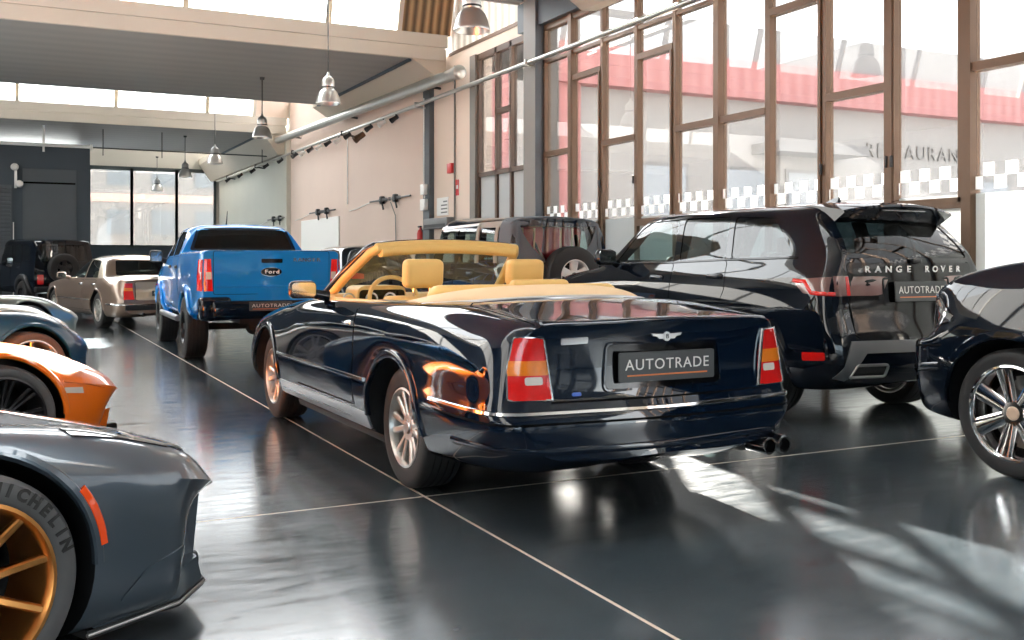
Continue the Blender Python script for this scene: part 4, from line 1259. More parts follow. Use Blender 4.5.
def full_suv():
    """right edge, nose in view"""
    p = dict(cat='car', w=1.0, zb=.30, yt=-1.2, yn=3.88, zw=.80, zs=1.12, belt_r=1.32, belt_f=1.31, roof=1.93, rw=.78, y_glass=-1.0, y_roof_r=-.95, y_roof_f=1.5, y_ws=2.2, hood=1.345, nose=1.175, recess=.17, ledge=.86, sq=1.04, wb=3.0, cav=(-.9, 1.95), nx=.74, ar=.475)
    W = [('L', [(1.95, 1.34), (1.55, 1.80), (.95, 1.82), (.93, 1.35)], gl_tint, 'side_window', .5, 1.3),
         ('L', [(.85, 1.35), (.87, 1.82), (.05, 1.81), (.03, 1.36)], gl_tint, 'side_window', .5, 1.3),
         ('L', [(-.05, 1.36), (-.03, 1.81), (-.75, 1.78), (-.78, 1.37)], gl_tint, 'side_window', .5, 1.3),
         ('F', [(-.74, 1.40), (.74, 1.40), (.64, 1.80), (-.64, 1.80)], gl_ws, 'windscreen', 1.3, 3)]
    car, net = simple_car('large_suv', 'black SUV with chrome seven spoke wheels, cut off by the right edge', (6.55, 1.21, 0), 0, p, black, W,
        (.405, .285, .295, .955), dict(n=7, twin=0, w0=.085, w1=.115, hub=.088, dish=.012, t=.045, inset=.014), chrome,
        doors=[([(.92, .45), (2.05, .45), (2.12, 1.2), (1.95, 1.29), (.93, 1.31)], 1.1, 1.15), ([(.90, .45), (.91, 1.31), (.05, 1.32), (.1, .95), (.40, .75), (.48, .45)], .2, 1.16)],
        arch=(.06, .022, black), seats=(1.0, .7, beige_lea))
    for wo in [o for o in car.children if o.name.startswith('wheel') and 'arch' not in o.name]:
        for ch in wo.children:
            if ch.name.startswith('centre_cap'):
                ch.data.materials.clear(); ch.data.materials.append(crest)
    rear_seat(car, .0, .8, beige_lea)
    # grille, lamps, bumper
    g = patch(net, 'grille', 'F', round_poly([(-.52, .80), (.52, .80), (.50, 1.155), (-.50, 1.155)], .03), .02, .03, trim_gl, car, .06)
    rp = round_poly([(-.52, .80), (.52, .80), (.50, 1.155), (-.50, 1.155)], .03)
    ribbon([net.cast('F', *q) for q in rp+[rp[0]]], 'grille_surround', .05, .045, chrome, g)
    for k in range(5):
        ribbon(path_hits(net, 'F', [(-.49, .86+k*.06), (.49, .86+k*.06)]), 'grille_bar', .018, .03, chrome, g)
    mb = MB(); mb.lathe([(0, .02), (.07, .015), (.08, 0)], 24, 'y'); e = mb.build('crest_badge', crest, g, 40)
    l, n = net.cast('F', 0, .98); e.location = l+Vector((0, .03, 0))
    for s_, side in ((-1, 'L'), (1, 'R')):
        o = [(s_*.56, .82), (s_*.86, .84), (s_*.84, 1.13), (s_*.56, 1.15)]
        h = patch(net, 'headlight', 'F', o[::-s_], .012, .02, dark_l, car, .05)
        patch(net, 'lamp_element', 'F', [(s_*.60, .9), (s_*.70, .9), (s_*.70, 1.1), (s_*.60, 1.1)][::-s_], .016, .006, clear_l, h, .05)
        hl = patch(net, 'headlight_return', side, round_poly([(3.40, .97), (3.64, .90), (3.68, 1.06), (3.58, 1.12)], .03), .012, .02, dark_l, car, .04)
        ribbon(path_hits(net, side, [(3.60, 1.08), (3.53, 1.02), (3.42, .975)], .03), 'lamp_chrome', .045, .020, chrome, hl)
        ribbon(path_hits(net, 'F', [(s_*.70, .88), (s_*.69, 1.0), (s_*.665, 1.125)], .03), 'lamp_bezel', .035, .025, chrome, hl)
        ribbon(path_hits(net, side, [(3.50, .80), (3.84, .77)]), 'bumper_gap', .012, .003, gap, car)
        ribbon(path_hits(net, side, [(3.52, .66), (3.80, .62)]), 'bumper_crease', .05, .015, black, car)
        ribbon([net.radial(z_, 3.0, R(s_*(32-(z_-.86)*8))) for z_ in (.85, .90, .95, 1.0, 1.05, 1.10, 1.14)], 'lamp_chrome', .075, .045, chrome, car)
        wing_mirror(car, s_, s_*1.14, 1.95, 1.38, black, .24, .20, .06, .14)
        ribbon(path_hits(net, side, [(.5, .46), (2.5, .46)]), 'sill_trim', .04, .014, chrome, car)
    mb = MB(); mb.boxx(-.66, .66, 3.62, 3.93, .36, .62, .06, 3); mb.build('front_bumper', black, car, 40)
    return car

def open_offroader(kind):
    if kind == 'soft':
        name, lab, loc, rz, paint = 'soft_top_offroader', 'dark off-roader with grey soft top, big rear window and spare wheel, beyond the luxury SUV', (6.80, 12.85, 0), 0, navy
    else:
        name, lab, loc, rz, paint = 'boxy_offroader', 'black boxy off-roader with spare wheel on its back, by the dark wall at far left', (1.17, 31.25, 0), R(17.7), black
    rf = 1.955 if kind == 'soft' else 1.95
    p = dict(cat='car', w=.86, zb=.48, yt=-.86, yn=3.45, zw=.85, zs=1.10, belt_r=1.30, belt_f=1.27, roof=rf+.02, rw=.725, y_glass=-.7, y_roof_r=-.72, y_roof_f=1.75, y_ws=1.98, hood=1.20, nose=1.14, wb=2.75, cav=(-.68, 1.85), tx=.96, nx=.80, sharp=(5,), ar=.47)
    if kind != 'soft': p.update(rw=.78, yn=3.5)
    W = [('L', [(1.86, 1.32), (1.72, 1.80), (1.02, 1.82), (1.0, 1.33)], gl_tint if kind != 'soft' else gl_mid, 'side_window', .42, 1.2),
         ('L', [(.92, 1.33), (.94, 1.82), (.30, 1.83), (.28, 1.34)], gl_tint if kind != 'soft' else gl_mid, 'side_window', .42, 1.2),
         ('L', [(.16, 1.36), (.18, 1.81), (-.42, 1.80), (-.44, 1.36)], gl_tint if kind != 'soft' else gl_mid, 'side_window', .42, 1.2),
         ('B', [(-.64, 1.34), (.64, 1.34), (.585, 1.84), (-.585, 1.84)], gl_tint if kind != 'soft' else gl_clear, 'rear_window', -1.5, -.35),
         ('F', [(-.66, 1.34), (.66, 1.34), (.60, 1.80), (-.60, 1.80)], gl_ws, 'windscreen', 1.5, 2.9)]
    car, net = simple_car(name, lab, loc, rz, p, paint, W, (.405, .27, .23, .90), dict(n=5, twin=0, w0=.10, w1=.12, hub=.09, dish=.01, t=.05, inset=.03), alloy if kind == 'soft' else dark_alloy,
        doors=[([(.98, .60), (1.90, .60), (1.94, 1.28), (1.0, 1.31)], 1.12, 1.18), ([(.95, .60), (.96, 1.31), (.25, 1.32), (.22, 1.0), (.46, .75), (.48, .60)], .40, 1.18)],
        arch=(.15, .06, plastic, 8), seats=(1.05, .72, dark_lea if kind != 'soft' else dark_lea))
    # spare wheel on the tail
    sp = wheel(car, 0, 0, 1, .40, .24, .215, dict(n=5, twin=0, w0=.10, w1=.13, hub=.09, dish=.008, t=.045, inset=.03), badge_w if kind == 'soft' else dark_alloy, plastic, disc=False, rot=.3)
    sp.name = 'spare_wheel'
    sp.location = (.04 if kind == 'soft' else -.12, -1.02, 1.16); sp.rotation_euler = (0, 0, -PI/2)
    mb = MB(); mb.boxx(-.10, .12, -.96, -.84, .9, 1.3, .03, 2); mb.build('spare_bracket', plastic, car, 40)
    for s_, side in ((-1, 'L'), (1, 'R')):
        o = [(s_*.60, .72), (s_*.76, .72), (s_*.76, .98), (s_*.60, .98)]
        patch(net, 'tail_light', 'B', round_poly(o[::s_], .02), .03, .04, red_l, car, .05)
        patch(net, 'headlight', 'F', [(s_*.36+.10*math.cos(2*PI*i/20), .95+.10*math.sin(2*PI*i/20)) for i in range(20)], .015, .02, clear_l, car, .05)
        wing_mirror(car, s_, s_*1.02, 1.88, 1.36, plastic, .19, .22, .08, .10)
    mb = MB(); mb.boxx(-.85, .85, -1.02, -.84, .50, .66, .04, 2); mb.build('rear_bumper', plastic, car, 40)
    mb = MB(); mb.boxx(-.82, .82, 3.40, 3.62, .48, .66, .04, 2); mb.build('front_bumper', plastic, car, 40)
    patch(net, 'grille', 'F', round_poly([(-.22, .78), (.22, .78), (.22, 1.08), (-.22, 1.08)], .02), .01, .014, trim_gl, car, .06)
    if kind == 'soft':
        rb = rear_seat(car, -.25, .85, dark_lea, 1.15, .45)
        # added red blocks with pale streaks, imitating a reflection in the rear window
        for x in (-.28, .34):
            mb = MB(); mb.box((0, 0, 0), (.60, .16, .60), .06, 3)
            b = mb.build('red_reflection_block', red_refl, car, 40); b.location = (x, -.22, 1.56); b.rotation_euler = (R(8), 0, R(6))
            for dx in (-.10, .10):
                m2 = MB(); m2.tube([(dx-.03, -.088, -.28), (dx+.02, -.088, 0), (dx, -.088, .28)], .016, 8); m2.build('reflection_streak', cream, b, 40)
        for s_ in (-1, 1):
            mb = MB(); mb.tube([(s_*.55, -.45, 1.2), (s_*.53, -.30, 1.72), (s_*.52, .2, 1.80), (s_*.53, 1.4, 1.80)], .03, 10)
            mb.build('roll_bar', plastic, car, 40)
        mb = MB(); mb.tube([(-.53, -.2, 1.78), (.53, -.2, 1.78)], .03, 10); mb.tube([(-.2, -.2, 1.78), (.05, -.5, 1.15)], .022, 8); mb.build('roll_bar', plastic, car, 40)
        # soft top skins: slate hoop at the tail, taupe sides and roof
        for side in ('L', 'R'):
            patch(net, 'soft_top_corner', side, round_poly([(-.47, 1.33), (-.83, 1.33), (-.72, 1.90), (-.45, 1.92)], .02), .010, .014, roofcloth, car, .05)
            patch(net, 'soft_top_side', side, [(.24, 1.83), (.24, 1.905), (-.44, 1.905), (-.44, 1.82)], .010, .014, greige, car, .05)
            patch(net, 'soft_top_side', side, [(.26, 1.33), (.26, 1.90), (.17, 1.90), (.15, 1.33)], .012, .016, greige, car, .05)
            patch(net, 'soft_top_side', side, [(-.44, 1.33), (-.42, 1.83), (-.34, 1.83), (-.34, 1.33)], .012, .016, greige, car, .05)
            patch(net, 'drip_rail', side, [(1.75, 1.835), (.24, 1.86), (.24, 1.895), (1.72, 1.875)], .014, .018, badge_w, car, .05)
        patch(net, 'soft_top_roof', 'T', round_poly([(-.66, -.42), (.66, -.42), (.66, 1.70), (-.66, 1.70)], .05), .012, .016, greige, car, .08)
        patch(net, 'soft_top_hoop', 'T', round_poly([(-.69, -.66), (.69, -.66), (.69, -.42), (-.69, -.42)], .03), .016, .02, roofcloth, car, .06)
        wp = round_poly([(-.66, 1.32), (.66, 1.32), (.63, 1.87), (-.63, 1.87)], .06)
        ribbon([net.cast('B', *q) for q in wp+[wp[0]]], 'rear_window_surround', .06, .02, roofcloth, car)
    else:
        rear_seat(car, -.2, .85, dark_lea, 1.2, .5)
    return car

def saloon():
    p = dict(w=.93, zb=.24, yt=-1.32, yn=3.95, zw=.62, zs=.84, belt_r=.985, belt_f=.97, roof=1.47, rw=.66, deck=.975, y_glass=-.50, y_roof_r=.20, y_roof_f=1.35, y_ws=2.15, hood=.95, nose=.85, wb=3.15, cav=(-.15, 1.95), sedan=True, ar=.42, tx=.86)
    W = [('L', [(2.0, 1.0), (1.42, 1.37), (.98, 1.39), (.93, 1.01)], gl_mid, 'side_window', .4, 1.2),
         ('L', [(.85, 1.01), (.90, 1.39), (.38, 1.37), (.05, 1.18), (.05, 1.02)], gl_mid, 'side_window', .4, 1.2),
         ('B', [(-.66, 1.07), (.66, 1.07), (.52, 1.38), (-.52, 1.38)], gl_tint, 'rear_window', -1.6, .45),
         ('F', [(-.66, 1.06), (.66, 1.06), (.54, 1.38), (-.54, 1.38)], gl_ws, 'windscreen', 1.2, 3)]
    car, net = simple_car('saloon_car', 'champagne and sand two tone saloon seen from behind, between black off-roader and blue truck', (2.5, 22.35, 0), R(12.9), p, brown_p, W,
        (.355, .25, .225, .885), dict(n=5, twin=.16, w0=.035, w1=.04, hub=.08, dish=.01, t=.03), alloy,
        doors=[([(.90, .35), (2.05, .35), (2.10, .90), (1.98, .955), (.91, .965)], 1.05, .88), ([(.88, .35), (.89, .965), (.05, .97), (.10, .75), (.42, .5), (.46, .35)], .15, .88)], arch=(.04, .014, brown_p), seats=(1.05, .48, beige_lea), hmat=chrome)
    rear_seat(car, .2, .62, beige_lea)
    for s_, side in ((-1, 'L'), (1, 'R')):
        o = [(s_*.60, .60), (s_*.80, .60), (s_*.76, .92), (s_*.62, .92)]
        tri_lamp(net, car, s_, o, [([(s_*.61, .77), (s_*.78, .77), (s_*.77, .83), (s_*.615, .83)], amber_l, 'indicator_lens')])
        ribbon(path_hits(net, side, [(.45, .56), (2.7, .56)]), 'side_strip', .025, .012, chrome, car)
        wing_mirror(car, s_, s_*1.04, 2.0, 1.05, brown_p, .20, .14, .08, .12)
        patch(net, 'rear_pillar_panel', side, [(.02, 1.0), (.35, 1.37), (.22, 1.39), (-.20, 1.15), (-.36, 1.02)], .004, .006, cream_p, car, .06)
        ol = [(s_*.42, .60), (s_*.62, .60), (s_*.62, .72), (s_*.42, .74)]
        patch(net, 'headlight', 'F', ol[::-s_], .01, .012, clear_l, car, .05)
    tg = round_poly([(-.57, .585), (.57, .585), (.57, .945), (-.57, .945)], .03)
    t = patch(net, 'boot_lid', 'B', tg, .005, .006, cream_p, car)
    ribbon([net.cast('B', *q) for q in tg+[tg[0]]], 'boot_gap', .012, .002, gap, t)
    patch(net, 'boot_top', 'T', round_poly([(-.72, -1.22), (.72, -1.22), (.74, -.62), (-.74, -.62)], .04), .005, .006, cream_p, car, .07)
    patch(net, 'roof_panel', 'T', round_poly([(-.50, .35), (.50, .35), (.52, 1.30), (-.52, 1.30)], .04), .005, .006, cream_p, car, .07)
    number_plate(car, 0, -1.37, .72, .52, .11)
    hits = [net.radial(.50, -.4, R(a)) for a in [-105-i*2.5 for i in range(61)]]
    ribbon(hits, 'bumper_strip', .03, .014, chrome, car)
    hits = [net.radial(.44, -.4, R(a)) for a in [-140-i*2.5 for i in range(33)]]
    ribbon(hits, 'bumper_insert', .10, .010, plastic, car)
    patch(net, 'grille', 'F', round_poly([(-.26, .48), (.26, .48), (.25, .80), (-.25, .80)], .03), .012, .02, chrome, car, .05)
    for x in (-.45, .45):
        mb = MB(); mb.lathe([(.03, 0), (.038, 0), (.038, .2), (.03, .2)], 20, 'y', close=True); e = mb.build('exhaust_tip', chrome, car, 40); e.location = (x, -1.42, .30)
    return car

def estate():
    p = dict(w=.93, zb=.28, yt=-.95, yn=3.75, zw=.68, zs=.95, belt_r=1.13, belt_f=1.08, roof=1.68, rw=.68, y_glass=-.8, y_roof_r=-.55, y_roof_f=1.5, y_ws=2.15, hood=1.02, nose=.92, wb=2.85, cav=(-.55, 2.0), tx=.86, ar=.43)
    W = [('L', [(1.98, 1.12), (1.60, 1.52), (1.0, 1.58), (.97, 1.13)], gl_tint, 'side_window', .4, 1.2),
         ('L', [(.89, 1.13), (.92, 1.58), (.22, 1.56), (.20, 1.15)], gl_tint, 'side_window', .4, 1.2),
         ('L', [(.12, 1.15), (.14, 1.56), (-.32, 1.50), (-.48, 1.20)], gl_tint, 'side_window', .4, 1.2),
         ('B', [(-.66, 1.18), (.66, 1.18), (.55, 1.52), (-.55, 1.52)], gl_tint, 'rear_window', -1.4, -.2),
         ('F', [(-.66, 1.16), (.66, 1.16), (.56, 1.58), (-.56, 1.58)], gl_ws, 'windscreen', 1.25, 3)]
    car, net = simple_car('dark_hatchback', 'dark five door car with red tail lights, seen behind the convertible windscreen', (6.85, 20.4, 0), 0, p, black, W,
        (.35, .24, .23, .90), dict(n=5, twin=.15, w0=.04, w1=.045, hub=.08, dish=.01, t=.03), alloy,
        doors=[([(.94, .40), (2.02, .40), (2.08, 1.0), (1.96, 1.06), (.95, 1.09)], 1.1, .98), ([(.92, .40), (.93, 1.09), (.15, 1.10), (.15, .85), (.42, .6), (.46, .40)], .25, 1.0)], arch=(.04, .012, black), seats=(1.1, .55, dark_lea))
    rear_seat(car, .15, .72, dark_lea)
    for s_, side in ((-1, 'L'), (1, 'R')):
        o = [(s_*.42, 1.0), (s_*.79, 1.0), (s_*.78, 1.14), (s_*.42, 1.10)]
        patch(net, 'tail_light', 'B', round_poly(o[::s_], .02), .01, .014, red_l, car, .05)
        patch(net, 'lamp_return', side, round_poly([(-.55, 1.03), (-.88, 1.0), (-.86, 1.14), (-.62, 1.12)], .02), .01, .014, red_l, car, .05)
        wing_mirror(car, s_, s_*1.04, 1.9, 1.16, black, .21, .15, .06, .12)
        ribbon(path_hits(net, side, [(1.9, 1.56), (1.5, 1.60), (.2, 1.61), (-.4, 1.56)]), 'roof_strip', .03, .012, satin, car)
    number_plate(car, 0, -1.0, .80, .52, .11)
    patch(net, 'grille', 'F', round_poly([(-.4, .6), (.4, .6), (.4, .82), (-.4, .82)], .03), .01, .014, trim_gl, car, .05)
    return car

# ------------------------------------------------------------------ low coupes in the left rank: noses to the aisle
def sports_rows(nl=1.0, hz=1.0, nz=1.0, nose=None):
    """nl stretches the nose ahead of the front axle, hz lifts the bonnet, nz the nose tip"""
    Rr = [
        row(-.95, (0, .30, -.06), (.60, .30), (.74, .36), (.80, .50), (.80, .66), (.76, .80), (.70, .86, .02), (.5, .885, .02), (.3, .89), (0, .895, -.03)),
        row(-.80, (0, .24), (.72, .24), (.86, .34), (.92, .50), (.90, .68), (.85, .83), (.77, .90), (.55, .925), (.3, .93), (0, .935)),
        row(-.40, (0, .18), (.82, .18), (.94, .30), (.985, .48), (.975, .68), (.90, .86), (.80, .94), (.58, 1.0), (.3, 1.03), (0, 1.035)),
        row(0, (0, .15), (.86, .15), (.955, .26), (.99, .46), (.98, .68), (.91, .87), (.81, .945), (.60, 1.08), (.32, 1.13), (0, 1.14)),
        row(.5, (0, .14), (.88, .14), (.94, .25), (.965, .45), (.955, .66), (.90, .84), (.82, .92), (.60, 1.17), (.32, 1.235), (0, 1.25)),
        row(1.0, (0, .14), (.88, .14), (.93, .24), (.955, .44), (.94, .64), (.885, .83), (.815, .90), (.60, 1.20), (.32, 1.265), (0, 1.28)),
        row(1.45, (0, .14), (.88, .14), (.93, .24), (.95, .44), (.935, .63), (.88, .81), (.81, .88, .05), (.58, 1.17, -.1), (.31, 1.225, -.05), (0, 1.24)),
        row(2.05, (0, .14), (.88, .14), (.935, .24), (.955, .44), (.945, .62), (.885, .785), (.81, .845), (.66, .87), (.4, .90, .1), (0, .915, .15)),
        row(2.35, (0, .13), (.88, .13), (.94, .23), (.965, .43), (.955, .61), (.90, .775), (.81, .825), (.62, .82), (.38, .83), (0, .84)),
    ]
    L = 2.67
    F = [
        row(0, (0, .13), (.88, .13), (.94, .22), (.97, .42), (.965, .60), (.905, .755), (.80, .812), (.58, .792), (.35, .79), (0, .795)),
        row(.43, (0, .13), (.88, .13), (.935, .22), (.955, .40), (.94, .545), (.885, .675), (.77, .735), (.57, .728), (.35, .73), (0, .735)),
        row(.78, (0, .13), (.82, .13), (.875, .20), (.90, .36), (.885, .465), (.825, .555), (.71, .61), (.54, .615), (.34, .62), (0, .625)),
        row(.98, (0, .13), (.72, .13), (.775, .19), (.81, .33), (.80, .425), (.745, .485, .03), (.655, .52, .06), (.5, .53, .08), (.3, .535, .10), (0, .54, .12)),
        row(1.08, (0, .14, .03), (.60, .14), (.67, .19), (.70, .32), (.71, .405, .03), (.66, .452, .05), (.59, .475, .065), (.45, .482, .085), (.28, .487, .095), (0, .49, .105)),
    ]
    if nose == 'blade':
        F = [
            row(0, (0, .13), (.88, .13), (.94, .22), (.97, .42), (.97, .60), (.93, .745), (.83, .825), (.60, .83), (.36, .835), (0, .84)),
            row(.43, (0, .13), (.90, .13), (.945, .22), (.955, .40), (.955, .54), (.93, .655), (.79, .765), (.58, .785), (.35, .795), (0, .80)),
            row(.78, (0, .13), (.86, .13), (.90, .20), (.905, .34), (.905, .46), (.885, .57), (.74, .67), (.55, .695), (.34, .71), (0, .715)),
            row(.98, (0, .13, -.12), (.66, .13, -.16), (.70, .19, -.15), (.725, .32, -.10), (.755, .42, -.06), (.795, .515, .01), (.67, .58, .03), (.5, .60, .05), (.32, .615, .06), (0, .62, .07)),
            row(1.05, (0, .14, -.24), (.56, .14, -.28), (.59, .19, -.26), (.62, .31, -.19), (.66, .41, -.10), (.715, .482, .01), (.62, .51, .03), (.46, .525, .05), (.30, .535, .06), (0, .54, .07)),
        ]
    elif nose == 'wedge':
        F = [
            row(0, (0, .13), (.88, .13), (.94, .22), (.97, .42), (.965, .58), (.925, .71), (.83, .80), (.60, .815), (.36, .82), (0, .82)),
            row(.35, (0, .13), (.88, .13), (.935, .22), (.955, .40), (.95, .50), (.93, .585), (.80, .715), (.58, .76), (.35, .77), (0, .77)),
            row(.60, (0, .13), (.84, .13), (.885, .20), (.91, .34), (.91, .44), (.90, .525), (.74, .62), (.55, .665), (.34, .68), (0, .685)),
            row(.78, (0, .13, -.08), (.74, .13, -.10), (.78, .19, -.09), (.82, .30, -.06), (.825, .40, -.02), (.825, .485, .01), (.68, .54, .03), (.5, .56, .04), (.32, .57, .05), (0, .575, .06)),
            row(.85, (0, .14, -.14), (.62, .14, -.16), (.67, .19, -.15), (.70, .29, -.12), (.715, .38, -.05), (.73, .452, .01), (.62, .472, .03), (.46, .482, .05), (.30, .487, .06), (0, .49, .07)),
        ]
    out = []
    for r in Rr:
        out.append((r[0],)+tuple((q[0], .13+(q[1]-.13)*(hz if r[0] > 2 else (1+(hz-1)*.5)), *q[2:]) for q in r[1:]))
    for r in F:
        u = r[0]/1.08
        k = hz*(1-u)+nz*u
        out.append((L+r[0]*nl,)+tuple((q[0], .13+(q[1]-.13)*k, *[d*nl for d in q[2:]]) for q in r[1:]))
    return out

def low_coupe(name, label, axle, deg, paint, style, wmat, nl, hz, nz, text=None, r=.35, tw=.25, rim=.27, group=None, disc=True, rot=.2, nose=None):
    a = R(deg)
    # front axle centre given; the thing's base is the rear axle
    loc = (axle[0]-2.67*math.sin(a), axle[1]-2.67*math.cos(a), 0)
    car = thing(name, label, 'car', loc, -a, group)
    net = Net(sports_rows(nl, hz, nz, nose), 6, 0.05, sharp_cols=(5,) if nose else (), relax=1)
    h5 = 1+(hz-1)*.5
    Z = lambda z: .13+(z-.13)*h5
    W = [('L', [(1.62, Z(.915)), (1.25, Z(1.13)), (.75, Z(1.15)), (.35, Z(1.06)), (.18, Z(.96))], gl_tint, 'side_window', .35, 1.2),
         ('F', [(-.66, Z(.935)), (.66, Z(.935)), (.50, Z(1.16)), (-.50, Z(1.16))], gl_mid, 'windscreen', 1.0, 2.6),
         ('B', [(-.46, Z(1.06)), (.46, Z(1.06)), (.40, Z(1.17)), (-.40, Z(1.17))], gl_tint, 'rear_window', -.6, .75)]
    W = [(q[0], round_poly(q[1], .04, 3))+tuple(q[2:]) for q in W]
    cav = loft_cavity([(.15, [(0, .35), (.60, .35), (.70, Z(.85)), (.40, Z(1.0)), (0, Z(1.04))]), (.7, [(0, .3), (.82, .3), (.78, Z(.86)), (.52, Z(1.14)), (0, Z(1.20))]), (1.2, [(0, .3), (.82, .3), (.78, Z(.85)), (.50, Z(1.12)), (0, Z(1.19))]), (1.9, [(0, .3), (.8, .3), (.76, Z(.80)), (.5, Z(.84)), (0, Z(.86))])])
    ar = r+.055
    make_body(net, car, paint, [(0, r, ar, .55), (2.67, r, ar, .55)], [(cav, cavity)]+windows(net, car, W))
    panes(net, car, W)
    for sd in (-1, 1):
        wheel(car, .955, 0, sd, r, tw+.04, rim, style, wmat, disc=disc, tyre=rubber_lit)
        wheel(car, .965, 2.67, sd, r, tw, rim, style, wmat, text=text, disc=disc, rot=rot, tyre=rubber_lit)
    for side in ('L', 'R'):
        for y in (0, 2.67):
            arch_lip(net, car, side, y, r, ar+.012, 0, 180, .035, .012, paint)
        pl = round_poly([(.55, .24), (1.75, .24), (1.85, .55), (1.70, Z(.84)), (.52, Z(.88)), (.45, .60)], .05)
        d = patch(net, 'door', side, pl, .004, .006, paint, car)
        ribbon([net.cast(side, *q) for q in pl+[pl[0]]], 'door_gap', .010, .0015, gap, d)
        ribbon(path_hits(net, side, [(.45, .17), (2.2, .17)]), 'sill_blade', .06, .03, plastic, car)
    for s_ in (-1, 1):
        seat(car, s_*.36, 1.05, .22, dark_lea, .5, .6, 18)
        wing_mirror(car, s_, s_*1.0, 1.70, Z(.98), paint, .17, .11, .10, .12)
        o = [(s_*.50, .62), (s_*.74, .62), (s_*.72, .70), (s_*.50, .70)]
        patch(net, 'tail_light', 'B', round_poly(o[::s_], .03), .01, .014, red_l, car, .05)
    # splitter blade under the nose
    yt = 2.67+(.90 if nose == 'wedge' else 1.06 if nose == 'blade' else 1.08*nl)
    pts = [(-.88, 2.67+.43*nl), (-.84, yt-.24*nl), (-.70, yt-.03), (-.45, yt+.07), (0, yt+.10), (.45, yt+.07), (.70, yt-.03), (.84, yt-.24*nl), (.88, 2.67+.43*nl)]
    mb = MB(); mb.prism(pts, .085, .115, 'z')
    sp = mb.build('front_splitter', plastic, car, 30)
    mb = MB(); mb.tube([(x, y, .10) for x, y in pts], .007, 8); mb.build('splitter_edge', satin if paint is grey_p else plastic, sp, 40)
    mb = MB(); mb.boxx(-.62, .62, yt-.30, yt+.02, .115, .20, .03, 2); mb.build('lower_intake', plastic, car, 40)
    return car, net, yt

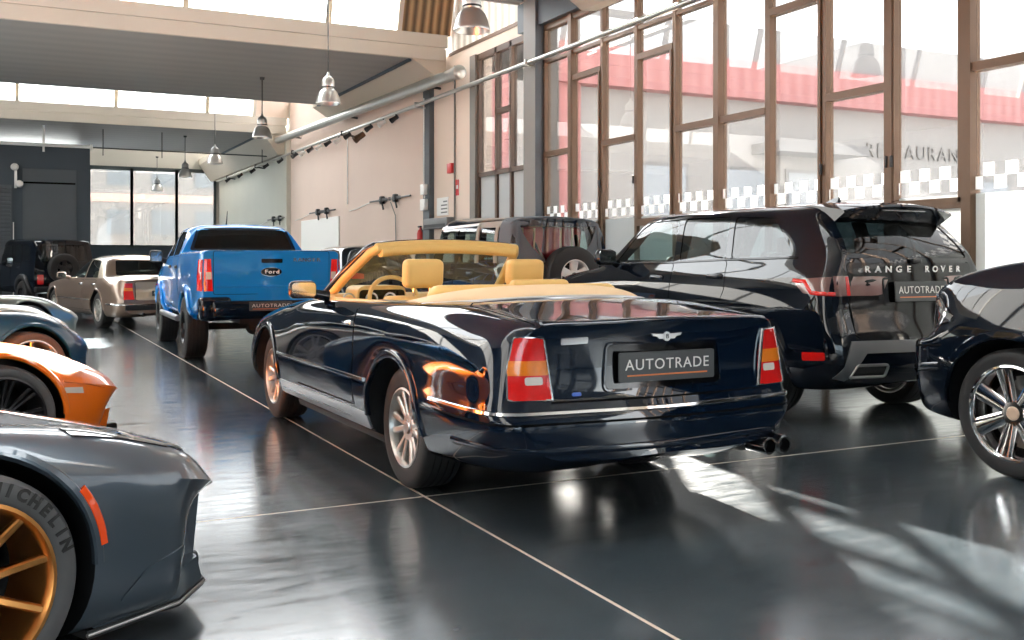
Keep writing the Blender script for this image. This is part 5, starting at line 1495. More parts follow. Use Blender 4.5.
def left_rank():
    a65 = 63
    st = dict(n=10, twin=0, w0=.030, w1=.026, hub=.075, dish=.05, t=.035, inset=.012, txt0=1.32)
    car, net, yt = low_coupe('grey_coupe', 'graphite grey coupe with bronze gold wheels, nearest car at the lower left corner', (-.545, 4.243), 63, grey_p, st, gold, 1.0, 1.0, 1.0, text='MICHELIN', rot=.22, r=.36, nose='blade', disc=False)
    L = 2.67
    for s_, side in ((-1, 'L'), (1, 'R')):
        o = [(s_*.80, L+.42), (s_*.72, L+.42), (s_*.56, L+.82), (s_*.50, L+1.02), (s_*.58, L+1.02), (s_*.70, L+.86)]
        h = patch(net, 'headlight', 'T', o[::s_] if s_ > 0 else o[::-1], .006, .010, dark_l, car, .04)
        hi = [(s_*.69, L+.66), (s_*.655, L+.64), (s_*.53, L+.98), (s_*.575, L+.99)]
        patch(net, 'lamp_strip', 'T', hi, .009, .006, chrome, h, .04)
        fr = [(s_*.70, L+.72), (s_*.60, L+.72), (s_*.52, L+1.0), (s_*.59, L+1.0), (s_*.68, L+.86)]
        patch(net, 'lamp_glass', 'T', fr, .011, .006, clear_l, h, .04)
        pts = [(L+.445*math.cos(R(t_))*1.0, .36+.445*math.sin(R(t_))) for t_ in range(8, 36, 3)]
        ribbon([net.cast(side, *q) for q in pts], 'side_marker', .036, .014, marker, car)
        cz = round_poly([(L+.50, .20), (L+.62, .30), (L+.82, .33), (L+.86, .22)], .04)
        patch(net, 'corner_duct', side, cz, .006, .008, grey_p, car, .04)
        o = [(s_*.42, .20), (s_*.66, .19), (s_*.68, .36), (s_*.58, .42), (s_*.44, .36)]
        patch(net, 'front_intake', 'F', round_poly(o[::-s_], .03), .006, .01, trim_gl, car, .05)
        cn = MB(); cn.hull8([(s_*.72, yt-.22, .115), (s_*.86, yt-.36, .115), (s_*.86, yt-.34, .13), (s_*.74, yt-.18, .13)], [(s_*.70, yt-.16, .24), (s_*.74, yt-.2, .24), (s_*.735, yt-.19, .25), (s_*.69, yt-.15, .25)])
        cn.build('canard', grey_p, car, 40)
    patch(net, 'front_grille', 'F', round_poly([(-.40, .20), (.40, .20), (.36, .40), (-.36, .40)], .04), .006, .01, trim_gl, car, .06)
    lp = [(-.87, L+.46), (-.835, yt-.24), (-.70, yt-.04), (-.45, yt+.05), (0, yt+.08), (.45, yt+.05), (.70, yt-.04), (.835, yt-.24), (.87, L+.46)]
    mb = MB()
    mb.hull8([(x, y, .115) for x, y in lp], [(x*.985, y-.015, .20) for x, y in lp])
    q = mb.build('front_lip', grey_p, car, 30)
    for s_ in (-1, 1):
        mb = MB(); mb.hull8([(s_*.56, yt-.16, .19), (s_*.60, yt-.02, .19), (s_*.63, yt-.03, .19), (s_*.66, yt-.20, .19)], [(s_*.58, yt-.10, .44), (s_*.66, yt-.03, .46), (s_*.685, yt-.04, .46), (s_*.68, yt-.14, .44)])
        mb.build('intake_fin', grey_p, car, 30)

    st = dict(n=10, twin=.09, w0=.020, w1=.022, hub=.075, dish=.04, t=.03, inset=.012, sharp=1)
    car, net, yt = low_coupe('orange_sports_car', 'bright orange wedge sports car with black multi spoke wheels', (-.36, 8.04), 70, orange_p, st, dark_alloy, 1.0, 1.0, 1.0, rot=.1, r=.345, nose='wedge', disc=False)
    for s_, side in ((-1, 'L'), (1, 'R')):
        patch(net, 'side_marker', side, [(L+.39, .485), (L+.53, .47), (L+.525, .51), (L+.40, .52)], .006, .01, clear_l, car, .03)
        o = [(s_*.74, L+.28), (s_*.66, L+.26), (s_*.50, L+.52), (s_*.46, L+.62), (s_*.62, L+.57)]
        h = patch(net, 'headlight', 'T', o if s_ < 0 else o, .006, .010, clear_l, car, .04)
        o = [(s_*.20, .19), (s_*.66, .17), (s_*.69, .30), (s_*.62, .41), (s_*.24, .36)]
        patch(net, 'front_intake', 'F', o[::-s_], .008, .012, trim_gl, car, .05)
        mb = MB(); mb.hull8([(s_*.72, yt-.22, .12), (s_*.80, yt-.34, .12), (s_*.80, yt-.30, .13), (s_*.74, yt-.14, .13)], [(s_*.66, yt-.08, .30), (s_*.72, yt-.16, .30), (s_*.71, yt-.14, .31), (s_*.65, yt-.06, .31)])
        mb.build('intake_blade', orange_p, car, 30)
        ribbon(path_hits(net, side, [(L+.40, .56), (L+.58, .525), (L+.70, .49)]), 'wing_crease', .012, .008, orange_p, car)

    st = dict(n=5, twin=.2, w0=.035, w1=.04, hub=.08, dish=.02, t=.03, inset=.014)
    car, net, yt = low_coupe('teal_coupe', 'deep teal blue coupe with silver wheels, behind the orange sports car', (-.245, 11.17), 62, teal_p, st, alloy, .64, 1.10, 1.24, rot=.5)
    def nose_bits(car, net, yt, nl, grille=True):
        for s_ in (-1, 1):
            o = [(s_*.76, L+.40*nl), (s_*.62, L+.42*nl), (s_*.50, L+.86*nl), (s_*.66, L+.82*nl)]
            h = patch(net, 'headlight', 'T', o, .006, .010, clear_l, car, .05)
        patch(net, 'front_grille', 'F', round_poly([(-.48, .22), (.48, .22), (.42, .44), (-.42, .44)], .06), .008, .012, trim_gl, car, .06)
    nose_bits(car, net, yt, .64)
    tgt = (.76, 14.2)
    off = lambda a, fx, fy: (fx*math.cos(a)+fy*math.sin(a), -fx*math.sin(a)+fy*math.cos(a))
    dx, dy = off(R(62), .55, .80)
    car, net, yt = low_coupe('silver_coupe', 'silver coupe nose between the teal coupe and the grey green coupe', (.53-dx, 14.1-dy), 62, silver_p, st, alloy, .82, 1.04, 1.2, rot=.2)
    nose_bits(car, net, yt, .82)
    car, net, yt = low_coupe('grey_green_coupe', 'grey green coupe, furthest nose of the left hand rank', (.80-dx, 17.4-dy), 62, sage_p, st, alloy, .84, 1.04, 1.12, rot=.9)
    nose_bits(car, net, yt, .84)
# ------------------------------------------------------------------ camera
def make_camera():
    cam = bpy.data.cameras.new('camera')
    cam.sensor_width = 36; cam.lens = 36*1004/1024.0
    cam.shift_y = -(320-261)/1024.0
    cam.clip_end = 300
    o = bpy.data.objects.new('camera', cam); COL.objects.link(o)
    o.location = (0, 0, 1.36)
    o.rotation_euler = (R(90), 0, -math.atan2(512-8, 1004))
    SC.camera = o
    return o
make_camera()
vs = SC.view_settings
vs.view_transform = 'Standard'; vs.look = 'None'; vs.gamma = 1.0; vs.exposure = 0.0; vs.use_curve_mapping = False
# ------------------------------------------------------------------ the hall
XW = 8.7
def struct(name, mb, mat, parent=None, smooth=None, kind='structure'):
    o = mb.build(name, mat, parent, smooth)
    if parent is None: o['kind'] = kind
    return o
def floor_material():
    m, t, out = nt('polished_floor')
    b = t.nodes.new('ShaderNodeBsdfPrincipled'); t.links.new(b.outputs[0], out.inputs[0])
    tc = t.nodes.new('ShaderNodeTexCoord'); P = tc.outputs['Object']
    sx = t.nodes.new('ShaderNodeSeparateXYZ'); t.links.new(P, sx.inputs[0])
    def math(op, a, b_=None, c=None):
        n = t.nodes.new('ShaderNodeMath'); n.operation = op
        for i, v in enumerate((a, b_, c)):
            if v is None: continue
            if isinstance(v, (int, float)): n.inputs[i].default_value = v
            else: t.links.new(v, n.inputs[i])
        return n.outputs[0]
    # thin saw cut joints
    jx = math('LESS_THAN', math('ABSOLUTE', math('SUBTRACT', sx.outputs['X'], 2.15)), .0085)
    jy = math('LESS_THAN', math('ABSOLUTE', math('SUBTRACT', sx.outputs['Y'], 5.41)), .0085)
    j = math('MAXIMUM', jx, jy)
    n1 = t.nodes.new('ShaderNodeTexNoise'); n1.inputs['Scale'].default_value = .9; n1.inputs['Detail'].default_value = 7; n1.inputs['Roughness'].default_value = .65
    t.links.new(P, n1.inputs['Vector'])
    r1 = t.nodes.new('ShaderNodeValToRGB')
    r1.color_ramp.elements[0].position = .3; r1.color_ramp.elements[0].color = (.032, .044, .053, 1)
    r1.color_ramp.elements[1].position = .75; r1.color_ramp.elements[1].color = (.066, .080, .088, 1)
    t.links.new(n1.outputs['Fac'], r1.inputs[0])
    mx = t.nodes.new('ShaderNodeMix'); mx.data_type = 'RGBA'
    t.links.new(j, mx.inputs['Factor']); t.links.new(r1.outputs[0], mx.inputs['A']); mx.inputs['B'].default_value = (.55, .47, .38, 1)
    t.links.new(mx.outputs['Result'], b.inputs['Base Color'])
    # swirling scuffs in the polish
    mp = t.nodes.new('ShaderNodeMapping'); mp.inputs['Scale'].default_value = (2.2, 9, 1); mp.inputs['Rotation'].default_value = (0, 0, .5)
    t.links.new(P, mp.inputs['Vector'])
    n2 = t.nodes.new('ShaderNodeTexNoise'); n2.inputs['Scale'].default_value = 1.3; n2.inputs['Detail'].default_value = 8; n2.inputs['Roughness'].default_value = .7; n2.inputs['Distortion'].default_value = .6
    t.links.new(mp.outputs[0], n2.inputs['Vector'])
    mr = t.nodes.new('ShaderNodeMapRange'); mr.inputs['From Min'].default_value = .3; mr.inputs['From Max'].default_value = .75; mr.inputs['To Min'].default_value = .10; mr.inputs['To Max'].default_value = .27
    t.links.new(n2.outputs['Fac'], mr.inputs['Value'])
    rg = math('MAXIMUM', mr.outputs[0], math('MULTIPLY', j, .6))
    t.links.new(rg, b.inputs['Roughness'])
    b.inputs['Specular IOR Level'].default_value = .62
    bp = t.nodes.new('ShaderNodeBump'); bp.inputs['Strength'].default_value = .02; bp.inputs['Distance'].default_value = .005
    n3 = t.nodes.new('ShaderNodeTexNoise'); n3.inputs['Scale'].default_value = 2.2; n3.inputs['Detail'].default_value = 3
    t.links.new(P, n3.inputs['Vector']); t.links.new(n3.outputs['Fac'], bp.inputs['Height']); t.links.new(bp.outputs[0], b.inputs['Normal'])
    return m
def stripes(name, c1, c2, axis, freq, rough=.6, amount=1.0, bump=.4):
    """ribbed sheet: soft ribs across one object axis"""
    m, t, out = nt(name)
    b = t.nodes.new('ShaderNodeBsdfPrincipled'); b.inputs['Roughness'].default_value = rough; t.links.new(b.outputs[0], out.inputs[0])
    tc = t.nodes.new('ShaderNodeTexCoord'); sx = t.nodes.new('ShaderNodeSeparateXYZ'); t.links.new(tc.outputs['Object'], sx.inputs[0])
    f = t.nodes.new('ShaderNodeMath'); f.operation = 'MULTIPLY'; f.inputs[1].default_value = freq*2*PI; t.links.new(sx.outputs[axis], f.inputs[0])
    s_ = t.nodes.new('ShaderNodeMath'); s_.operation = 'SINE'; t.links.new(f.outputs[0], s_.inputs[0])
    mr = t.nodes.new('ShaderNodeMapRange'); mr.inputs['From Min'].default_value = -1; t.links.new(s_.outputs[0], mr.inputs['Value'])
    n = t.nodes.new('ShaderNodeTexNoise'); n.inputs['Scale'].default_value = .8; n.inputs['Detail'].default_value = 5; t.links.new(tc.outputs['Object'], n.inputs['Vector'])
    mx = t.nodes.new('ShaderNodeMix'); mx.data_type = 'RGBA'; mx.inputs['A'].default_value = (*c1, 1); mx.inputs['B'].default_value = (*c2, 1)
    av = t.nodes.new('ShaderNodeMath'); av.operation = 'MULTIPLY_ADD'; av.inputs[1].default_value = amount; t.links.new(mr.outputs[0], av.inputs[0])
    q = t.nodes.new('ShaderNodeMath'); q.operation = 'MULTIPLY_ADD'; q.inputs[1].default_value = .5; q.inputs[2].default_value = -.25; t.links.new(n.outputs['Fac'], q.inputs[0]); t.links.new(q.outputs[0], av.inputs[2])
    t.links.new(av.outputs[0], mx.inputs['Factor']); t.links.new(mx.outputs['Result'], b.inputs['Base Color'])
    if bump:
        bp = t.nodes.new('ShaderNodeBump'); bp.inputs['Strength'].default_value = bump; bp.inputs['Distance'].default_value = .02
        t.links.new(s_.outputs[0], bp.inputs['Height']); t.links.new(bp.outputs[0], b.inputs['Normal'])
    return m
def plaster(name, col, k=.06, sc=.6):
    return pr(name, col, .85, noise=(sc, k), bump=(25, .08), spec=.2)
def checker_film():
    m, t, out = nt('checker_film')
    tc = t.nodes.new('ShaderNodeTexCoord')
    mp = t.nodes.new('ShaderNodeMapping'); mp.inputs['Location'].default_value = (.5, .03, .0)
    t.links.new(tc.outputs['Object'], mp.inputs['Vector'])
    ck = t.nodes.new('ShaderNodeTexChecker'); ck.inputs['Scale'].default_value = 1/.13
    t.links.new(mp.outputs[0], ck.inputs['Vector'])
    tr = t.nodes.new('ShaderNodeBsdfTransparent'); tr.inputs[0].default_value = (.97, .97, .97, 1)
    tl = t.nodes.new('ShaderNodeBsdfTranslucent'); tl.inputs[0].default_value = (.9, .9, .9, 1)
    df = t.nodes.new('ShaderNodeBsdfDiffuse'); df.inputs[0].default_value = (.9, .9, .9, 1)
    a = t.nodes.new('ShaderNodeMixShader'); a.inputs[0].default_value = .55; t.links.new(df.outputs[0], a.inputs[1]); t.links.new(tl.outputs[0], a.inputs[2])
    x = t.nodes.new('ShaderNodeMixShader'); t.links.new(ck.outputs['Fac'], x.inputs[0]); t.links.new(tr.outputs[0], x.inputs[1]); t.links.new(a.outputs[0], x.inputs[2])
    t.links.new(x.outputs[0], out.inputs[0])
    return m

bronze = pr('bronze_window_frame', (.14, .078, .043), .42, .25, noise=(3, .15))
dkframe = pr('dark_window_frame', (.035, .048, .05), .45)
film = frosted('frosted_film', (.62, .64, .64), .22, .62)
pink = plaster('pink_plaster', (.72, .58, .505))
beige = plaster('beige_plaster', (.73, .61, .52))
sage = plaster('sage_plaster', (.62, .61, .54))
conc = plaster('painted_fascia', (.55, .51, .45), .08, .5)
colgrey = pr('grey_column_paint', (.20, .185, .17), .55, noise=(1.2, .1))
colblue = pr('slate_column_paint', (.085, .10, .115), .55, noise=(1.2, .1))
dkwall = pr('slate_wall_paint', (.045, .062, .080), .6, noise=(1, .15))
dkwall2 = pr('slate_door_paint', (.075, .09, .105), .55, noise=(1, .1))
soff = stripes('grey_soffit_boards', (.225, .22, .215), (.30, .285, .265), 'Y', 1.6, .5, .35, .05)
deck = stripes('roof_deck_sheet', (.25, .25, .24), (.40, .39, .37), 'Y', 3.5, .45)
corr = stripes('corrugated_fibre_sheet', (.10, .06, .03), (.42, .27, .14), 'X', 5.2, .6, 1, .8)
clad = stripes('ribbed_cladding', (.55, .50, .42), (.92, .88, .80), 'Y', 3.3, .5, 1, .5)
steelg = pr('galvanised_pipe', (.50, .49, .46), .35, .85, noise=(4, .1))
darkst = pr('dark_steel', (.05, .05, .052), .4, .6)
white_p = pr('white_enamel', (.82, .82, .80), .4)
alu = pr('lamp_aluminium', (.62, .61, .59), .32, .9, noise=(5, .06))
redp = pr('signal_red', (.62, .02, .02), .4)
wallgrey = plaster('grey_wall', (.16, .16, .165))
asphalt = pr('outside_paving', (.62, .60, .57), .8, noise=(.6, .1))

def build_room():
    mb = MB(); mb.boxx(-10, 9.0, -8.2, 47.8, -.2, 0); struct('floor', mb, floor_material())
    # right wall
    mb = MB()
    mb.boxx(XW, 9.0, 18.85, 22.0, 0, 5.62)
    mb.boxx(XW, 9.0, 16.7, 22.0, 5.62, 5.90)
    w = struct('wall_right', mb, beige)
    mb = MB(); mb.boxx(XW, 9.0, 22.0, 34.4, 0, 6.9); struct('wall_right_pink', mb, pink)
    mb = MB(); mb.boxx(XW, 9.0, 34.4, 47.8, 0, 6.9); struct('wall_right_sage', mb, sage)
    mb = MB(); mb.boxx(XW+.02, 9.0, 16.7, 22.0, 5.90, 9.2); struct('wall_right_cladding', mb, clad)
    mb = MB(); mb.boxx(XW-.02, XW+.02, 16.85, 20.4, 5.86, 5.93); struct('trim_1', mb, bronze)
    # dark ring beam above the long window
    mb = MB(); mb.boxx(8.55, 9.0, -8.2, 16.8, 5.62, 6.15); struct('beam_right', mb, colblue)
    mb = MB(); mb.boxx(8.6, 9.0, -8.2, 16.8, 6.15, 9.2); struct('wall_right_upper', mb, beige)
    # columns
    mb = MB(); mb.boxx(8.5, 9.0, 16.0, 16.46, 0, 9.2); struct('column_1', mb, colgrey)
    mb = MB(); mb.boxx(8.498, 8.70, 15.99, 15.999, 0, 9.2); struct('trim_2', mb, colblue)
    mb = MB(); mb.boxx(8.58, 9.0, 21.30, 21.68, 0, 5.3); struct('column_2', mb, colblue)
    mb = MB(); mb.boxx(8.60, 8.72, 18.84, 19.1, 0, 5.62); struct('column_3', mb, colgrey)
    mb = MB(); mb.boxx(8.55, 8.72, 34.30, 34.55, 0, 5.6); struct('trim_3', mb, sage)
    # back (rear) wall of the hall with three big panes
    mb = MB(); mb.boxx(-10, 9.0, 47.5, 47.8, 5.54, 6.5); mb.boxx(-10, 3.1, 47.5, 47.8, 0, 5.54); mb.boxx(8.55, 9.0, 47.5, 47.8, 0, 5.54)
    struct('wall_rear', mb, conc)
    mb = MB(); mb.boxx(3.1, 8.55, 47.5, 47.8, 0, 1.95); struct('wall_rear_sill', mb, dkwall)
    xs = [3.16, 4.92, 6.83, 8.52]
    for i in range(3):
        a, b = xs[i], xs[i+1]
        mb = MB()
        mb.boxx(a-.06, a+.06, 47.44, 47.56, 1.95, 5.52); mb.boxx(b-.06, b+.06, 47.44, 47.56, 1.95, 5.52)
        mb.boxx(a, b, 47.44, 47.56, 1.95, 2.07); mb.boxx(a, b, 47.44, 47.56, 5.38, 5.55)
        f = struct('window_%d' % (31+i), mb, dkframe)
        mb = MB(); mb.boxx(a+.06, b-.06, 47.50, 47.505, 2.07, 5.40); mb.build('window_glass', gl_dimmed, f)
    for i in range(6):
        a = -10+i*3.16; b = a+3.16
        mb = MB(); mb.boxx(a-.04, a+.04, 47.5, 47.7, 6.5, 9.0); mb.boxx(a, b, 47.5, 47.7, 6.5, 6.6); mb.boxx(a, b, 47.5, 47.7, 8.9, 9.2)
        f = struct('window_%d' % (80+i), mb, conc)
        mb = MB(); mb.boxx(a, b, 47.6, 47.605, 6.6, 8.9); mb.build('window_glass', gl_win, f)
    mb = MB(); mb.hull8([(-10, 47.8, 9.1), (9, 47.8, 9.1), (9, 47.8, 9.22), (-10, 47.8, 9.22)], [(-10, 41.6, 5.9), (9, 41.6, 5.9), (9, 41.6, 6.02), (-10, 41.6, 6.02)])
    struct('roof_4', mb, deck)
    # left wall and the wall behind the camera
    mb = MB(); mb.boxx(-10.3, -10, -8.2, 47.8, 0, 9.2); struct('wall_left', mb, wallgrey)
    mb = MB(); mb.boxx(-10, 9.0, -8.5, -8.2, 0, 9.2); struct('wall_front', mb, dkwall)
    # slate partition block at the far left, with doors
    mb = MB(); mb.boxx(-10, 2.43, 36.0, 47.5, 0, 5.12); struct('partition_block', mb, dkwall)
    mb = MB(); mb.boxx(.42, 2.02, 35.93, 36.0, 0, 4.35, .01, 1); d = struct('door_1', mb, dkwall2)
    mb = MB(); mb.boxx(.52, 1.95, 35.90, 35.94, 0, 3.85); mb.build('door_leaf', dkwall2, d)
    mb = MB(); mb.boxx(.45, 1.98, 35.90, 35.94, 3.86, 3.92); mb.build('door_rail', gap, d)
    mb = MB(); mb.boxx(-2.2, .12, 35.93, 36.0, 0, 3.8); d = struct('door_2', mb, dkwall2)
    for k in range(30):
        pass
    mb = MB()
    for k in range(30): mb.boxx(-2.15, .08, 35.90, 35.94, .05+k*.125, .05+k*.125+.09, .012, 1)
    mb.build('roller_slats', dkwall2, d)
    mb = MB(); mb.boxx(.14, .17, 35.88, 35.95, .2, 2.6); mb.build('door_handle', white_p, d)
    # ceiling: boarded soffits, fascias, roof planes and the glazed steps between them
    n = 0
    for k, y0 in enumerate((-8.1, 6.1, 20.3, 34.5)):
        y1 = y0+7.35
        xr = 7.8
        mb = MB(); mb.boxx(-10, xr, y0+.12, y1, 5.75, 5.9); struct('ceiling_%d' % (k+1), mb, soff)
        mb = MB(); mb.boxx(-10, 8.62, y0, y0+.12, 6.03, 6.30); mb.boxx(-10, 8.55, y0+.012, y0+.12, 5.745, 6.02)
        struct('fascia_%d' % (k+1), mb, conc)
        # sloping gutter box between soffit and wall
        mb = MB(); zl = 5.42 if k < 3 else 5.02
        mb.prism([(xr, 5.75), (8.32, zl), (8.6, zl+.03), (8.6, 6.0), (xr, 6.0)], y0+.06, y1+.6 if k < 3 else 47.5, 'y')
        struct('gutter_box_%d' % (k+1), mb, conc if k == 9 else gut)
        mb = MB(); mb.boxx(xr-.05, xr+.02, y0+.14, y1, 5.70, 5.755); struct('trim_%d' % (10+k), mb, dkwall)
        if k == 0: continue
        # glazing rises from the fascia top towards the viewer, the roof falls back to the soffit before
        za, zb2 = 6.30, 9.0
        ya, yb = y0+.06, y0-.75
        for x0 in np.arange(-9.9, 7.4, 2.85):
            x1 = min(x0+2.85, 7.5)
        bars = [7.5-1.55] + [7.5-1.55-2.85*i for i in range(1, 6)]
        edges = [7.5]+bars+[-10]
        for i in range(len(edges)-1):
            a, b = edges[i+1], edges[i]
            mb = MB()
            for xx in (a, b):
                mb.hull8([(xx-.05, ya-.05, za), (xx+.05, ya-.05, za), (xx+.05, ya+.05, za), (xx-.05, ya+.05, za)], [(xx-.05, yb-.05, zb2), (xx+.05, yb-.05, zb2), (xx+.05, yb+.05, zb2), (xx-.05, yb+.05, zb2)])
            f = struct('window_%d' % (40+k*10+i), mb, conc)
            mb = MB(); mb.hull8([(a, ya, za), (b, ya, za), (b, ya+.01, za), (a, ya+.01, za)], [(a, yb, zb2), (b, yb, zb2), (b, yb+.01, zb2), (a, yb+.01, zb2)])
            mb.build('window_glass', gl_win, f)
        mb = MB(); mb.hull8([(7.5, ya, za), (8.7, ya, za), (8.7, ya+.06, za), (7.5, ya+.06, za)], [(7.5, yb, zb2), (8.7, yb, zb2), (8.7, yb+.06, zb2), (7.5, yb+.06, zb2)])
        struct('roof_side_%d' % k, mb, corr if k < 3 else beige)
        yp = y0-6.85
        mb = MB(); mb.hull8([(-10, yb, zb2), (9, yb, zb2), (9, yb, zb2+.12), (-10, yb, zb2+.12)], [(-10, yp, 5.9), (9, yp, 5.9), (9, yp, 6.02), (-10, yp, 6.02)])
        struct('roof_%d' % k, mb, deck)
    mb = MB(); mb.boxx(5.6, 8.7, 15.3, 16.95, 6.2, 6.6); struct('beam_cross', mb, deck)

gut = plaster('gutter_paint', (.50, .45, .38), .08, .5)

def build_long_window():
    """bronze framed glazing along the right wall, one bay per metre"""
    trans = {15: 3.28, 14: 4.51, 13: 3.28, 12: 4.5, 11: 3.28, 10: 3.28, 9: 4.52, 8: 3.29, 7: None, 6: 3.31, 5: 4.5, 4: 3.3, 3: 4.5, 2: 3.3, 1: 4.5, 0: 3.3, -1: 4.5, -2: 3.3, -3: 4.5, -4: 3.3, -5: 4.5, -6: 3.3}
    ckm = checker_film()
    X0, X1 = 8.66, 8.78
    heavy = {7, 8, 11, 15}
    for k, tz in trans.items():
        mb = MB()
        hw = .055 if k in heavy else .036
        mb.boxx(X0-(.03 if k in heavy else 0), X1, k-hw, k+hw, 0, 5.62)
        mb.boxx(X0, X1, k+.03, k+.97, 5.52, 5.62); mb.boxx(X0, X1, k+.03, k+.97, 0, .12)
        mb.boxx(X0+.01, X1, k+.03, k+.97, 4.93, 4.985)
        if tz: mb.boxx(X0-.01, X1, k+.03, k+.97, tz-.045, tz+.045)
        if k == 15: mb.boxx(X0, X1, 15.94, 15.98, 0, 5.62)
        sash = None
        if k in (14, 12, 9, 7):
            z0, z1 = (1.96, tz-.045 if tz else 4.93)
            q = .045
            mb.boxx(X0-.02, X1-.03, k+hw, k+hw+q, z0, z1); mb.boxx(X0-.02, X1-.03, k+.965-q, k+.965, z0, z1)
            mb.boxx(X0-.02, X1-.03, k+hw, k+.965, z0-.06, z0+.05)
        f = struct('window_%d' % (k+7), mb, bronze)
        mb = MB(); mb.boxx(8.725, 8.731, k+.03, k+.97, .12, 5.55); mb.build('window_glass', gl_dimmed, f)
        mb = MB(); mb.boxx(8.716, 8.719, k+.03, k+.97, .12, 2.04); mb.build('frosted_film', film, f)
        mb = MB(); v = [mb.bm.verts.new(p) for p in ((8.712, k+.03, 2.08), (8.712, k+.97, 2.08), (8.712, k+.97, 2.34), (8.712, k+.03, 2.34))]; mb.bm.faces.new(v)
        mb.build('checker_strip', ckm, f)
        if k in (14, 13, 9, 8, 7):
            mb = MB(); mb.box((X0-.03, k+.02 if k != 7 else k+.95, 2.62 if k > 10 else 2.45), (.035, .03, .13), .01, 2); mb.build('window_handle', darkst, f, 30)
    # shorter window beyond the column
    ys = [16.72, 17.32, 17.98, 18.82]
    tz2 = [None, 4.35, None]
    for i in range(3):
        a, b = ys[i], ys[i+1]
        mb = MB()
        mb.boxx(X0, X1, b-.04, b+.04, 0, 5.62); mb.boxx(X0, X1, a, b, 5.50, 5.62); mb.boxx(X0, X1, a, b, 3.08, 3.17); mb.boxx(X0, X1, a, b, 0, .1)
        if i == 1: mb.boxx(X0, X1, a, b, 4.28, 4.38)
        f = struct('window_%d' % (24+i), mb, pr('brown_window_frame', (.10, .06, .04), .45))
        mb = MB(); mb.boxx(8.725, 8.731, a, b, .1, 5.52); mb.build('window_glass', gl_dimmed, f)
        mb = MB(); mb.boxx(8.716, 8.72, a, b, .1, 3.08); mb.build('frosted_film', film, f)

